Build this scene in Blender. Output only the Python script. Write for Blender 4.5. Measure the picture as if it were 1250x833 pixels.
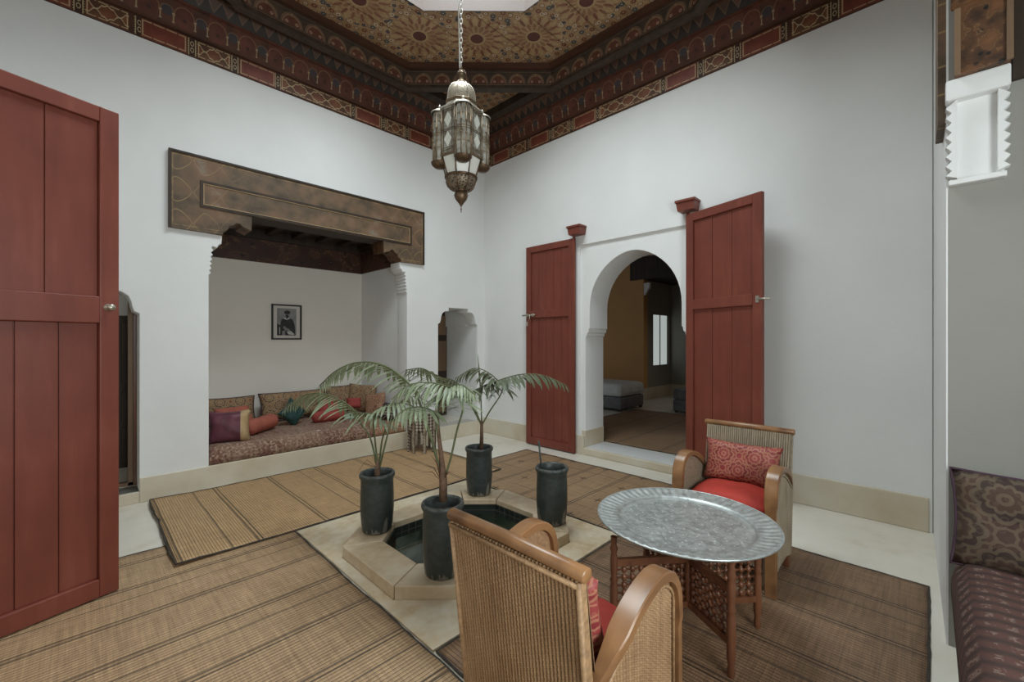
import bpy, bmesh, math, random
import numpy as np
from mathutils import Vector, Matrix, noise
for _o in list(bpy.data.objects): bpy.data.objects.remove(_o)
SC = bpy.context.scene; C = SC.collection; PI = math.pi
R = math.radians
# ---------------------------------------------------------------- camera, world, light, exposure
cam_d = bpy.data.cameras.new('camera'); cam = bpy.data.objects.new('camera', cam_d); C.objects.link(cam)
cam.location = (0, 0, 1.45); cam.rotation_euler = (R(90), 0, R(44.5 - 90))
cam_d.sensor_width = 36; cam_d.lens = 518 / 1250 * 36; cam_d.clip_start = 0.01; cam_d.clip_end = 100
SC.camera = cam
world = bpy.data.worlds.new('world'); SC.world = world; world.use_nodes = True
world.node_tree.nodes['Background'].inputs[0].default_value = (0.80, 0.90, 1.0, 1)
world.node_tree.nodes['Background'].inputs[1].default_value = 1.5
def area(name, loc, rot, sx, sy, power, col, shape='RECTANGLE'):
    l = bpy.data.lights.new(name, 'AREA'); l.shape = shape; l.size = sx; l.size_y = sy; l.energy = power; l.color = col
    o = bpy.data.objects.new(name, l); C.objects.link(o); o.location = loc; o.rotation_euler = rot; return o
area('skylight_daylight', (1.99, 2.5, 5.92), (0, 0, 0), 2.2, 2.2, 295, (0.86, 0.97, 1.0), 'DISK')
area('doorway_daylight', (-2.3, 2.2, 2.2), (0, R(-80), 0), 1.6, 1.4, 26, (1.0, 0.97, 0.92))
area('alcove_fill', (0.7, -1.38, 1.75), (R(90), 0, 0), 1.6, 1.2, 130, (0.90, 0.98, 1.0))  # added fill from behind the camera; no window is built there
area('passage_fill', (-0.2, 6.1, 2.4), (0, 0, 0), 0.5, 0.5, 2.5, (1.0, 0.95, 0.85))  # added weak fill so the closed passage is not black
area('bedroom_fill', (9.0, 2.6, 2.3), (0, R(40), 0), 1.2, 1.2, 10, (1.0, 0.93, 0.82))  # added faint warm fill, not tied to the window pane
SC.view_settings.view_transform = 'Standard'; SC.view_settings.look = 'None'
SC.view_settings.gamma = 1; SC.view_settings.use_curve_mapping = False
SC.view_settings.exposure = -0.66
SC.cycles.max_bounces = 12; SC.cycles.diffuse_bounces = 8

# ---------------------------------------------------------------- shader helpers
class S:
    """a socket that can be added, multiplied ... by making Math nodes"""
    def __init__(s, g, k): s.g = g; s.k = k
    def __add__(s, o): return s.g.m('ADD', s, o)
    __radd__ = __add__
    def __sub__(s, o): return s.g.m('SUBTRACT', s, o)
    def __rsub__(s, o): return s.g.m('SUBTRACT', o, s)
    def __mul__(s, o): return s.g.m('MULTIPLY', s, o)
    __rmul__ = __mul__
    def __truediv__(s, o): return s.g.m('DIVIDE', s, o)
    def __neg__(s): return s.g.m('MULTIPLY', s, -1.0)
class G:
    def __init__(s, m):
        s.nt = m.node_tree; s.b = s.nt.nodes['Principled BSDF']
    def n(s, t): return s.nt.nodes.new(t)
    def put(s, v, sock):
        if isinstance(v, S): s.nt.links.new(v.k, sock)
        elif hasattr(v, 'is_output'): s.nt.links.new(v, sock)
        elif isinstance(v, (tuple, list)) and len(v) == 3 and sock.type == 'RGBA': sock.default_value = (*v, 1)
        else: sock.default_value = v
    def m(s, op, a, b=None, c=None):
        d = s.n('ShaderNodeMath'); d.operation = op
        for i, v in enumerate((a, b, c)):
            if v is not None: s.put(v, d.inputs[i])
        return S(s, d.outputs[0])
    def sin(s, a): return s.m('SINE', a)
    def cos(s, a): return s.m('COSINE', a)
    def abs(s, a): return s.m('ABSOLUTE', a)
    def frac(s, a): return s.m('FRACT', a)
    def floor(s, a): return s.m('FLOOR', a)
    def sqrt(s, a): return s.m('SQRT', a)
    def mn(s, a, b): return s.m('MINIMUM', a, b)
    def mx(s, a, b): return s.m('MAXIMUM', a, b)
    def lt(s, a, b): return s.m('LESS_THAN', a, b)
    def gt(s, a, b): return s.m('GREATER_THAN', a, b)
    def at2(s, a, b): return s.m('ARCTAN2', a, b)
    def hyp(s, a, b): return s.sqrt(a * a + b * b)
    def line(s, d, w):          # 1 where |d| < w, soft edge
        q = s.n('ShaderNodeMapRange'); q.interpolation_type = 'SMOOTHSTEP'
        s.put(s.abs(d), q.inputs[0]); q.inputs[1].default_value = w * 0.55; q.inputs[2].default_value = w
        q.inputs[3].default_value = 1; q.inputs[4].default_value = 0
        return S(s, q.outputs[0])
    def rng(s, v, a, b, c=0.0, d=1.0):
        q = s.n('ShaderNodeMapRange'); s.put(v, q.inputs[0])
        for i, k in enumerate((a, b, c, d)): q.inputs[i + 1].default_value = k
        return S(s, q.outputs[0])
    def cell(s, a, p):          # a folded to -p/2 .. p/2
        return (s.frac(a / p + 0.5) - 0.5) * p
    def co(s, kind='Object'):
        t = s.n('ShaderNodeTexCoord'); x = s.n('ShaderNodeSeparateXYZ'); s.nt.links.new(t.outputs[kind], x.inputs[0])
        s.vec = t.outputs[kind]
        return tuple(S(s, x.outputs[i]) for i in range(3))
    def comb(s, x, y, z=0.0):
        q = s.n('ShaderNodeCombineXYZ')
        for i, v in enumerate((x, y, z)): s.put(v, q.inputs[i])
        return q.outputs[0]
    def noise(s, scale, detail=3, vec=None, rough=0.55):
        q = s.n('ShaderNodeTexNoise'); q.inputs['Scale'].default_value = scale; q.inputs['Detail'].default_value = detail
        q.inputs['Roughness'].default_value = rough
        if vec is None:
            if not hasattr(s, 'vec'): s.co()
            vec = s.vec
        s.put(vec, q.inputs['Vector']); return S(s, q.outputs[0])
    def vor(s, scale, feature='F1', vec=None, rnd=1.0):
        q = s.n('ShaderNodeTexVoronoi'); q.feature = feature; q.inputs['Scale'].default_value = scale
        q.inputs['Randomness'].default_value = rnd
        if vec is None:
            if not hasattr(s, 'vec'): s.co()
            vec = s.vec
        s.put(vec, q.inputs['Vector']); return S(s, q.outputs[0]), q.outputs[1] if feature == 'F1' else None
    def mix(s, f, a, b, mode='MIX'):
        q = s.n('ShaderNodeMix'); q.data_type = 'RGBA'; q.blend_type = mode; q.clamp_factor = True
        s.put(f, q.inputs[0]); s.put(a, q.inputs[6]); s.put(b, q.inputs[7]); return q.outputs[2]
    def ramp(s, f, stops, const=False):
        q = s.n('ShaderNodeValToRGB'); s.put(f, q.inputs[0]); e = q.color_ramp.elements
        if const: q.color_ramp.interpolation = 'CONSTANT'
        while len(e) < len(stops): e.new(0.5)
        for i, (p, c) in enumerate(stops): e[i].position = p; e[i].color = (*c, 1)
        return q.outputs[0]
    def bump(s, h, strength=0.3, dist=0.01):
        q = s.n('ShaderNodeBump'); q.inputs['Strength'].default_value = strength; q.inputs['Distance'].default_value = dist
        s.put(h, q.inputs['Height']); s.nt.links.new(q.outputs[0], s.b.inputs['Normal'])
    def col(s, c): s.put(c, s.b.inputs['Base Color'])
    def rough(s, v): s.put(v, s.b.inputs['Roughness'])
def lin(r, g, b):
    return tuple(((v / 255) / 12.92 if v <= 10 else ((v / 255 + 0.055) / 1.055) ** 2.4) for v in (r, g, b))
def material(name, fn, rough=0.6, metal=0.0, spec=0.4):
    m = bpy.data.materials.new(name); m.use_nodes = True; g = G(m)
    g.b.inputs['Roughness'].default_value = rough; g.b.inputs['Metallic'].default_value = metal
    g.b.inputs['Specular IOR Level'].default_value = spec
    fn(g); return m
def plain(name, c, rough=0.6, metal=0.0, var=0.0, vs=8, bump=0.0, bs=60, spec=0.4):
    def fn(g):
        if var: 
            n = g.noise(vs, 4); g.col(g.mix(g.rng(n, 0.3, 0.7), tuple(v * (1 - var) for v in c), tuple(min(1, v * (1 + var)) for v in c)))
        else: g.col(c)
        if bump: g.bump(g.noise(bs, 4), bump, 0.004)
    return material(name, fn, rough, metal, spec)
M = {}
def plaster_fn(c, stain=0.06):
    def fn(g):
        n = g.noise(1.3, 5); n2 = g.noise(9, 4)
        k = g.mix(g.rng(n, 0.35, 0.7), tuple(v * (1 - stain) for v in c), c)
        g.col(k); g.bump(n2 * 0.7 + n * 1.5, 0.25, 0.012)
    return fn
M['plaster'] = material('white_plaster', plaster_fn((0.80, 0.80, 0.785)), 0.75)
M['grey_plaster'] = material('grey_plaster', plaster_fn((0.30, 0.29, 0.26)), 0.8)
M['alcove_plaster'] = material('warm_white_plaster', plaster_fn((0.82, 0.775, 0.70)), 0.75)
M['ochre'] = material('ochre_plaster', plaster_fn((0.62, 0.36, 0.15), 0.12), 0.8)
def cream_fn(g):
    n = g.noise(2.2, 6); n2 = g.noise(14, 3)
    g.col(g.ramp(n, [(0.3, (0.52, 0.43, 0.30)), (0.5, (0.60, 0.53, 0.41)), (0.7, (0.66, 0.61, 0.51))])); g.bump(n2, 0.15, 0.01)
M['cream'] = material('cream_tadelakt', cream_fn, 0.5)
def floor_fn(g):
    n = g.noise(1.1, 6); n2 = g.noise(7, 4)
    g.col(g.ramp(n * 0.7 + n2 * 0.3, [(0.33, (0.56, 0.49, 0.37)), (0.46, (0.68, 0.63, 0.54)), (0.7, (0.76, 0.72, 0.64))])); g.bump(n2, 0.08, 0.01)
M['floor'] = material('white_tadelakt_floor', floor_fn, 0.32)
def stone_fn(g):
    n = g.noise(3, 6); n2 = g.noise(18, 5)
    g.col(g.ramp(n * 0.65 + n2 * 0.35, [(0.3, (0.40, 0.27, 0.14)), (0.45, (0.58, 0.46, 0.30)), (0.6, (0.66, 0.59, 0.46)), (0.75, (0.72, 0.69, 0.60))])); g.bump(n2, 0.15, 0.006)
M['stone'] = material('worn_cream_stone', stone_fn, 0.45)
def stone2_fn(g):
    n = g.noise(3.6, 6); n2 = g.noise(16, 5)
    g.col(g.ramp(n * 0.6 + n2 * 0.4, [(0.3, (0.44, 0.31, 0.18)), (0.5, (0.58, 0.46, 0.31)), (0.7, (0.66, 0.58, 0.45))])); g.bump(n2, 0.15, 0.006)
M['kerb'] = material('tan_kerb_stone', stone2_fn, 0.4)
def red_fn(g):
    x, y, z = g.co()
    v = g.comb(x * 1.0, y, z * 0.12); n = g.noise(14, 5, v); n2 = g.noise(3, 4)
    d, _ = g.vor(26); chips = g.line(d, 0.035)
    c = g.ramp(n * 0.5 + n2 * 0.5, [(0.3, (0.14, 0.034, 0.021)), (0.55, (0.19, 0.048, 0.030)), (0.75, (0.25, 0.075, 0.050))])
    g.col(g.mix(chips * 0.35, c, (0.12, 0.05, 0.035))); g.bump(n + g.noise(40, 3) * 0.4, 0.22, 0.004)
M['red'] = material('oxide_red_paint', red_fn, 0.42)
M['dark_gap'] = plain('dark_joint', (0.03, 0.015, 0.012), 0.9)
def wood_fn(a, b, sc=14, ax=0):
    def fn(g):
        x, y, z = g.co(); q = [x, y, z]; q[ax] = q[ax] * 0.08
        n = g.noise(sc, 5, g.comb(*q)); g.col(g.mix(g.rng(n, 0.3, 0.7), a, b)); g.bump(n, 0.15, 0.003)
    return fn
M['honey'] = material('varnished_honey_wood', wood_fn((0.13, 0.058, 0.026), (0.34, 0.170, 0.070), 7), 0.3, spec=0.5)
M['redwood'] = material('reddish_brown_wood', wood_fn((0.10, 0.036, 0.018), (0.21, 0.080, 0.036), 18, 2), 0.35, spec=0.5)
M['darkwood'] = material('dark_old_wood', wood_fn((0.022, 0.014, 0.009), (0.055, 0.034, 0.022), 14, 2), 0.6)
M['midwood'] = material('brown_old_wood', wood_fn((0.13, 0.078, 0.045), (0.24, 0.15, 0.085), 14, 2), 0.55)
M['frame_brown'] = material('frieze_brown', wood_fn((0.05, 0.022, 0.013), (0.10, 0.042, 0.024), 12), 0.5)
M['frieze_red'] = material('frieze_red', wood_fn((0.13, 0.026, 0.016), (0.21, 0.048, 0.028), 12), 0.5)
CREAM = (0.50, 0.38, 0.22)
def worn(g, a, b, sc=7):
    n = g.noise(sc, 5); return g.mix(g.rng(n, 0.35, 0.65), a, b)
def red_panel_fn(hw, hz):
    def fn(g):
        x, y, z = g.co()
        e = g.mn(hw - g.abs(x), hz - g.abs(z)); l = g.line(e - 0.012, 0.006) * g.gt(g.frac(x * 11.0), 0.12)
        c = worn(g, (0.12, 0.030, 0.018), (0.21, 0.058, 0.035)); g.col(g.mix(l * 0.7, c, CREAM)); g.bump(g.noise(30, 4), 0.15, 0.003)
    return fn
def lattice_panel_fn(hw, hz, period):
    def fn(g):
        x, y, z = g.co()
        e = g.mn(hw - g.abs(x), hz - g.abs(z)); l = g.line(e - 0.010, 0.005) * g.gt(g.frac(x * 14.0), 0.2)
        wob = g.abs(g.sin(x * (4 * PI / period))) * 0.012
        d = g.abs(z) - g.abs(g.cos(x * (PI / period))) * (hz * 0.8) + wob
        a = g.line(d, 0.0075); inside = g.lt(d, 0.0)
        c0 = worn(g, (0.07, 0.032, 0.018), (0.15, 0.065, 0.032)); c1 = worn(g, (0.12, 0.035, 0.020), (0.21, 0.085, 0.040))
        k = g.cell(x - period * 0.5, period); dot = g.line(g.hyp(k, z), 0.02)
        c = g.mix(inside, c0, c1); c = g.mix(dot, c, (0.03, 0.022, 0.018)); c = g.mix(g.mx(a, l) * 0.85, c, CREAM)
        g.col(c); g.bump(g.noise(30, 4), 0.15, 0.003)
    return fn
M['panel_red'] = material('painted_red_panel', red_panel_fn(0.165, 0.078), 0.5)
M['panel_lat'] = material('painted_lattice_panel_small', lattice_panel_fn(0.135, 0.078, 0.15), 0.5)
M['panel_lat2'] = material('painted_lattice_panel_large', lattice_panel_fn(0.39, 0.078, 0.195), 0.5)
def knot_fn(g):
    x, y, z = g.co()
    v = g.line(g.abs(x) - 0.026, 0.005); r = g.line(g.hyp(x * 1.7, g.abs(z) - 0.03) - 0.02, 0.006); t = g.line(g.cell(z, 0.022), 0.004) * g.gt(g.abs(x), 0.022)
    g.col(g.mix(g.mx(g.mx(v, r), t) * 0.8, (0.045, 0.022, 0.015), CREAM))
M['knot'] = material('painted_interlace', knot_fn, 0.5)
def arcade_fn(g):
    x, y, z = g.co(); P = 0.26
    k = g.cell(x, P); zz = z - 0.12
    r = g.hyp(k, zz * 0.9); arch = g.line(r - 0.075, 0.006) * g.gt(zz, -0.02)
    k2 = g.cell(x + P / 2, P); r2 = g.hyp(k2, (zz - 0.01) * 1.0); small = g.line(r2 - 0.045, 0.005) * g.gt(zz, -0.01)
    colm = g.line(g.abs(k) - 0.082, 0.006) * g.lt(zz, 0.0) * g.gt(z, 0.04)
    cap = g.line(g.abs(k) - 0.082, 0.013) * g.line(zz + 0.005, 0.009)
    cap2 = g.line(g.abs(k) - 0.082, 0.012) * g.line(z - 0.045, 0.008)
    base = worn(g, (0.065, 0.030, 0.020), (0.13, 0.05, 0.030))
    inn = g.lt(r, 0.075); c = g.mix(g.mx(inn, g.lt(g.abs(k), 0.07)) * 0.8, base, worn(g, (0.085, 0.028, 0.019), (0.155, 0.050, 0.032), 9))
    c = g.mix(g.lt(r2, 0.045) * 0.8, c, (0.05, 0.05, 0.055))
    fl = g.line(g.hyp(k, zz + 0.03) - 0.0, 0.02); c = g.mix(fl * 0.7, c, (0.03, 0.02, 0.016))
    c = g.mix(g.mx(arch, small) * 0.4, c, (0.34, 0.20, 0.10)); c = g.mix(g.mx(g.mx(colm, cap), cap2) * 0.6, c, CREAM)
    g.col(c); g.bump(g.noise(25, 4), 0.2, 0.004)
M['arcade'] = material('painted_arcade_band', arcade_fn, 0.5)
def zig_fn(g):
    x, y, z = g.co(); P = 0.12
    t = g.abs(g.cell(x, P)) * 2 / P; d = (z - 0.02) / 0.10 - t
    l = g.line(d, 0.12); c = g.mix(g.gt(d, 0.0), (0.026, 0.016, 0.011), worn(g, (0.06, 0.03, 0.018), (0.10, 0.045, 0.025)))
    g.col(g.mix(l * 0.4, c, (0.20, 0.12, 0.06)))
M['zig'] = material('painted_zigzag_band', zig_fn, 0.55)
def beam_fn(g):
    x, y, z = g.co(); P = 0.235
    k = g.cell(x, P); r = g.hyp(k, (z - 0.05) * 0.85)
    a = g.line(r - 0.088, 0.011) * g.gt(z, 0.05); a2 = g.line(r - 0.104, 0.004) * g.gt(z, 0.05)
    ring = g.line(g.hyp(g.abs(k) - 0.048, z - 0.075) - 0.011, 0.006); dot = g.line(k, 0.012) * g.line(z - 0.155, 0.02)
    ln = g.line(z - 0.035, 0.005) + g.line(z - 0.192, 0.003)
    c = worn(g, (0.035, 0.026, 0.020), (0.075, 0.048, 0.033), 9)
    c = g.mix(g.lt(r, 0.088) * g.gt(z, 0.05), c, worn(g, (0.085, 0.030, 0.018), (0.13, 0.05, 0.03)))
    c = g.mix(g.mx(a, a2) * 0.55, c, (0.30, 0.19, 0.11)); c = g.mix(ring * 0.75, c, (0.42, 0.28, 0.20)); c = g.mix(g.mx(ln, dot) * 0.5, c, (0.30, 0.18, 0.10))
    g.col(c); g.bump(g.noise(30, 4), 0.2, 0.004)
M['beam'] = material('painted_beam_band', beam_fn, 0.5)
def stars_fn(g):
    x, y, z = g.co()
    ax = g.abs(x - 1.99); ay = g.abs(y - 2.5); X = g.mx(ax, ay); Y = g.mn(ax, ay)
    cs = [(1.64, 0.0), (1.64, 0.72), (1.205, 1.205)]
    dd = [g.hyp(X - a, Y - b) for a, b in cs]
    s2 = g.lt(dd[1], dd[0]); m12 = g.mn(dd[0], dd[1]); s3 = g.lt(dd[2], m12)
    ctx = 1.64 - s3 * (1.64 - 1.205); cty = s2 * 0.72 * (1.0 - s3) + s3 * 1.205
    px = X - ctx; py = Y - cty; r = g.mn(m12, dd[2]); th = g.at2(py, px)
    w = th * (8 / PI)                      # sixteen petals
    f = g.abs(g.frac(w) - 0.5) * 2         # 0 in the middle of a petal .. 1 between
    ray = g.line((f - 1.0) * r, 0.010)
    inner = g.lt(r, 0.075); petal = g.lt(g.abs(f - 1.0) * 1.0, 0.62) * g.gt(r, 0.10) * g.lt(r, 0.21 - g.abs(f - 1.0) * 0.06)
    petal2 = g.gt(g.abs(f - 1.0), 0.45 + r * 0.6) * g.gt(r, 0.19) * g.lt(r, 0.31)
    rings = g.mx(g.line(r - 0.08, 0.008) * 0.7, g.line(r - 0.255 - g.abs(f - 0.5) * 0.13, 0.009)); ray = g.mx(ray, g.line((g.abs(f - 0.5) - (r - 0.08) * 1.6) * r, 0.007))
    base = worn(g, (0.27, 0.155, 0.075), (0.40, 0.26, 0.14), 6)
    brn = worn(g, (0.15, 0.042, 0.026), (0.22, 0.080, 0.045), 10)
    c = g.mix(petal, base, brn); c = g.mix(petal2, c, brn); c = g.mix(inner, c, (0.10, 0.03, 0.022))
    # field of small stars between the rosettes
    ga = x * 0.9239 + y * 0.3827; gb = y * 0.9239 - x * 0.3827
    p = 0.118; ka = g.cell(ga, p); kb = g.cell(gb, p); kr = g.hyp(ka, kb); kt = g.at2(kb, ka)
    fl = g.lt(kr + g.cos(kt * 8) * 0.008, 0.030)
    par = g.frac((g.floor(ga / p + 0.5) + g.floor(gb / p + 0.5)) * 0.5)
    blue = g.gt(par, 0.25)
    fieldm = g.gt(r, 0.335)
    sm = g.mix(blue, (0.16, 0.05, 0.025), (0.045, 0.060, 0.070)); sm = g.mix(g.lt(kr, 0.008), sm, (0.45, 0.33, 0.2))
    c = g.mix(fl * fieldm, c, sm)
    kx = g.cell(ga + p / 2, p); ky = g.cell(gb + p / 2, p); k2 = g.hyp(kx, ky)
    wr = g.line(k2 - 0.013, 0.006)
    c = g.mix(g.lt(k2, 0.03) * fieldm * 0.6, c, (0.12, 0.05, 0.03)); c = g.mix(wr * fieldm * 0.9, c, (0.60, 0.48, 0.34))
    # ring of small motifs round each rosette
    w2 = th * (8 / PI); fa = (g.frac(w2) - 0.5) * (PI / 8) * 0.33; kk = g.hyp(fa, r - 0.345)
    alt = g.gt(g.frac(g.floor(w2) * 0.5), 0.25)
    c = g.mix(g.lt(kk, 0.022), c, g.mix(alt, (0.50, 0.40, 0.28), (0.04, 0.055, 0.07))); c = g.mix(g.lt(kk, 0.010), c, (0.13, 0.05, 0.03))
    c = g.mix(g.mx(ray * g.lt(r, 0.325) * g.gt(r, 0.08), rings) * 0.75, c, (0.50, 0.36, 0.17))
    g.col(c); g.bump(g.noise(20, 4), 0.2, 0.005)
M['stars'] = material('painted_star_ceiling', stars_fn, 0.5)
def lintel_fn(g):
    x, y, z = g.co()
    n = g.noise(2.4, 6); n2 = g.noise(9, 5)
    c = g.ramp(n * 0.6 + n2 * 0.4, [(0.34, (0.05, 0.032, 0.020)), (0.44, (0.105, 0.072, 0.043)), (0.52, (0.15, 0.095, 0.055)), (0.59, (0.19, 0.105, 0.060)), (0.68, (0.22, 0.18, 0.135))])
    d = g.abs(g.cell(z, 0.30)) - g.abs(g.cos(x * (PI / 0.22))) * 0.12 + g.abs(g.sin(x * 28)) * 0.015
    l = g.line(d, 0.006) * g.rng(g.abs(x), 0.7, 1.25) * 0.75
    e = g.mn(1.39 - g.abs(x), 0.36 - g.abs(z)); l2 = g.line(e - 0.03, 0.005) * g.rng(n2, 0.35, 0.6)
    g.col(g.mix(g.mx(l, l2) * 0.7, c, (0.42, 0.28, 0.12))); g.bump(n2, 0.25, 0.004)
M['lintel'] = material('worn_painted_lintel', lintel_fn, 0.55)
def florals(a, b, c1, sc):
    def fn(g):
        g.co(); d, _ = g.vor(sc); n = g.noise(sc * 0.5, 4)
        c = g.mix(g.rng(n, 0.35, 0.65), a, b); c = g.mix(g.line(d, 0.28), c, (0.012, 0.010, 0.009)); c = g.mix(g.line(d, 0.07), c, c1)
        d2 = g.m('ABSOLUTE', n - 0.5); c = g.mix(g.line(d2, 0.012) * 0.5, c, (0.22, 0.12, 0.05)); g.col(c); g.bump(n, 0.3, 0.006)
    return fn
M['floral_wood'] = material('floral_painted_wood', florals((0.045, 0.020, 0.013), (0.085, 0.035, 0.02), (0.40, 0.22, 0.15), 8), 0.5)
M['carved_wood'] = material('carved_painted_wood', florals((0.045, 0.022, 0.012), (0.17, 0.075, 0.03), (0.22, 0.12, 0.07), 22), 0.5)
def reed_fn(rib, band, a, b, dark, grid=0, cross=0, bands=0.30, ribp=0.02, seed=0.0, tie=0.1):
    """rib: axis index the reeds run along"""
    def fn(g):
        q = g.co(); al, ac = q[rib], q[1 - rib]
        v = g.comb(al * 1.5, ac * 22, seed); n = g.noise(3.0, 4, v)
        v2 = g.comb(al * 30, ac * 2.0, seed); n2 = g.noise(2.0, 3, v2); n3 = g.noise(1.1, 4)
        ribh = g.abs(g.sin(ac * (PI / ribp))); seg = g.abs(g.sin(al * (PI / 0.011)))
        c = g.ramp(n * 0.35 + n2 * 0.35 + n3 * 0.30, [(0.36, a), (0.62, b)])
        c = g.mix(g.line(ribh, 0.38) * 0.72, c, dark)
        c = g.mix(g.line(seg, 0.35) * 0.12, c, dark); c = g.mix(g.line(g.cell(al + n2 * 0.004, 0.033), 0.004) * g.rng(n3, 0.4, 0.6) * tie, c, dark)
        bb = q[band]; wob = bb + g.noise(1.5, 2) * 0.02
        k = g.cell(wob, bands); l = g.mx(g.line(g.abs(k) - 0.014, 0.008), g.line(g.abs(g.cell(wob + bands * 0.37, bands * 2)) , 0.006))
        c = g.mix(l * 0.75, c, dark)
        if grid:
            o = q[1 - band]; c = g.mix(g.line(g.cell(o, 0.42), 0.006) * 0.7, c, dark)
            kx = g.cell(q[0] + 0.21, 0.42); ky = g.cell(q[1] + 0.15, bands)
            xx = g.mx(g.line(kx, 0.009) * g.lt(g.abs(ky), 0.045), g.line(ky, 0.009) * g.lt(g.abs(kx), 0.045)) * cross
            c = g.mix(xx * 0.85, c, (0.02, 0.014, 0.01))
        g.col(c); g.bump(ribh + seg * 0.25 + n * 0.4, 0.55, 0.004)
    return fn
DK = (0.05, 0.034, 0.022)
M['mat_a'] = material('golden_reed_mat', reed_fn(1, 0, (0.34, 0.205, 0.100), (0.60, 0.385, 0.195), DK, bands=0.47, ribp=0.018, tie=0.5), 0.6)
M['mat_b'] = material('brown_reed_mat', reed_fn(0, 1, (0.27, 0.165, 0.090), (0.56, 0.37, 0.205), DK, bands=0.36, ribp=0.021, seed=3.0), 0.55)
M['mat_c'] = material('crossed_reed_mat', reed_fn(1, 1, (0.22, 0.135, 0.075), (0.44, 0.28, 0.15), DK, grid=1, cross=1, bands=0.45, ribp=0.019, seed=5.0), 0.6)
M['mat_d'] = material('dark_reed_mat', reed_fn(1, 0, (0.12, 0.068, 0.039), (0.33, 0.195, 0.108), (0.03, 0.02, 0.014), bands=0.40, ribp=0.021, seed=8.0, tie=0.15), 0.5)
M['mat_e'] = material('bedroom_reed_mat', reed_fn(1, 1, (0.20, 0.11, 0.06), (0.30, 0.19, 0.11), DK, grid=1, bands=0.6, ribp=0.03, seed=9.0), 0.6)
M['binding'] = plain('dark_mat_binding', (0.045, 0.036, 0.028), 0.8, var=0.4, vs=60, bump=0.4, bs=200)
def pot_fn(g):
    x, y, z = g.co(); n = g.noise(16, 4, g.comb(x, y, z * 0.15)); n2 = g.noise(30, 4)
    low = g.rng(z, 0.16, 0.0); st = g.gt(n + low * 0.28, 0.70) * g.gt(low, 0.05)
    rim = g.line(z - 0.415, 0.01) * g.gt(n2, 0.5)
    c = g.mix(g.rng(n2, 0.3, 0.7), (0.028, 0.035, 0.033), (0.052, 0.062, 0.058)); g.col(g.mix(g.mx(st * 0.55, rim * 0.15), c, (0.30, 0.27, 0.22)))
    g.bump(n2 + g.abs(g.sin(z * 160)) * 0.3, 0.2, 0.004)
M['pot'] = material('dark_green_glazed_pot', pot_fn, 0.42)
M['soil'] = plain('soil', (0.02, 0.014, 0.01), 0.95, var=0.4, vs=40, bump=0.6, bs=60)
M['trunk'] = plain('palm_trunk', (0.13, 0.075, 0.045), 0.7, var=0.4, vs=30, bump=0.4, bs=50)
M['stem'] = plain('palm_stem', (0.10, 0.115, 0.05), 0.5, var=0.3, vs=20)
def leaf(n, a, b):
    return material(n, lambda g: (g.col(g.mix(g.rng(g.noise(12, 3), 0.3, 0.7), a, b)), g.b.inputs['Transmission Weight'].__setattr__('default_value', 0.0)), 0.42)
M['leaf'] = leaf('palm_leaf', (0.15, 0.19, 0.10), (0.30, 0.34, 0.22))
M['leaf_dark'] = leaf('dark_palm_leaf', (0.07, 0.085, 0.05), (0.15, 0.17, 0.10))
M['leaf_dry'] = plain('dry_leaf', (0.16, 0.07, 0.04), 0.7, var=0.3)
def paisley(a, b, c2, c3, sc, ww=9):
    def fn(g):
        x, y, z = g.co(); v = g.vec
        d, colr = g.vor(sc, vec=v, rnd=0.75); n = g.noise(sc * 2.2, 3); w = g.frac((d + n * 0.25) * (ww * 0.55))
        c = g.ramp(w, [(0.0, a), (0.22, b), (0.45, a), (0.6, c2), (0.8, c3), (0.95, a)])
        d2, _ = g.vor(sc * 5, vec=v); c = g.mix(g.line(d2, 0.22) * 0.6, c, c3)
        g.col(c); g.bump(g.noise(90, 3) + g.noise(6, 2) * 2, 0.3, 0.004)
    return fn
def medal(base, base2, gold, dark, P, fine=26, gp=0.7, zoff=0.0):
    def fn(g):
        x, y, z = g.co(); z = z + zoff
        def motif(u, v, sc):
            r = g.hyp(u, v) / sc; th = g.at2(u, v)
            a = g.line(r - 0.42 - g.abs(g.cos(th * 4)) * 0.10, 0.055); b_ = g.line(r - 0.26 - g.abs(g.sin(th * 5)) * 0.06, 0.045); c_ = g.line(r - 0.10, 0.05)
            d_ = g.line(r - 0.62 - g.abs(g.sin(th * 8)) * 0.05, 0.04); fill = g.gt(0.30, r); ring = g.gt(0.52, r)
            return g.mx(g.mx(a, b_), g.mx(c_, d_)), fill, ring
        m1, f1, r1 = motif(g.cell(x, P), g.cell(z, P), P * 0.62); m2, f2, r2 = motif(g.cell(x + P / 2, P), g.cell(z + P / 2, P), P * 0.62)
        d, _ = g.vor(fine); n = g.noise(9, 4); fl = g.line(d - 0.28, 0.09)
        c = g.mix(g.rng(n, 0.35, 0.65), base, base2); c = g.mix(g.mx(r1, r2) * 0.55, c, dark); c = g.mix(g.mx(f1, f2) * 0.7, c, base2)
        c = g.mix(fl * 0.35 * gp, c, gold); c = g.mix(g.mx(m1, m2) * gp, c, gold); g.col(c); g.bump(g.noise(110, 3) + g.noise(6, 2) * 2, 0.3, 0.004)
    return fn
M['paisley'] = material('olive_medallion_cloth', medal((0.19, 0.075, 0.045), (0.26, 0.15, 0.075), (0.40, 0.28, 0.15), (0.045, 0.04, 0.035), 0.22, 30, 0.7), 0.8)
M['paisley2'] = material('brown_paisley_cloth', paisley((0.24, 0.085, 0.055), (0.40, 0.25, 0.14), (0.10, 0.05, 0.035), (0.42, 0.28, 0.17), 13, 5), 0.8)
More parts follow.
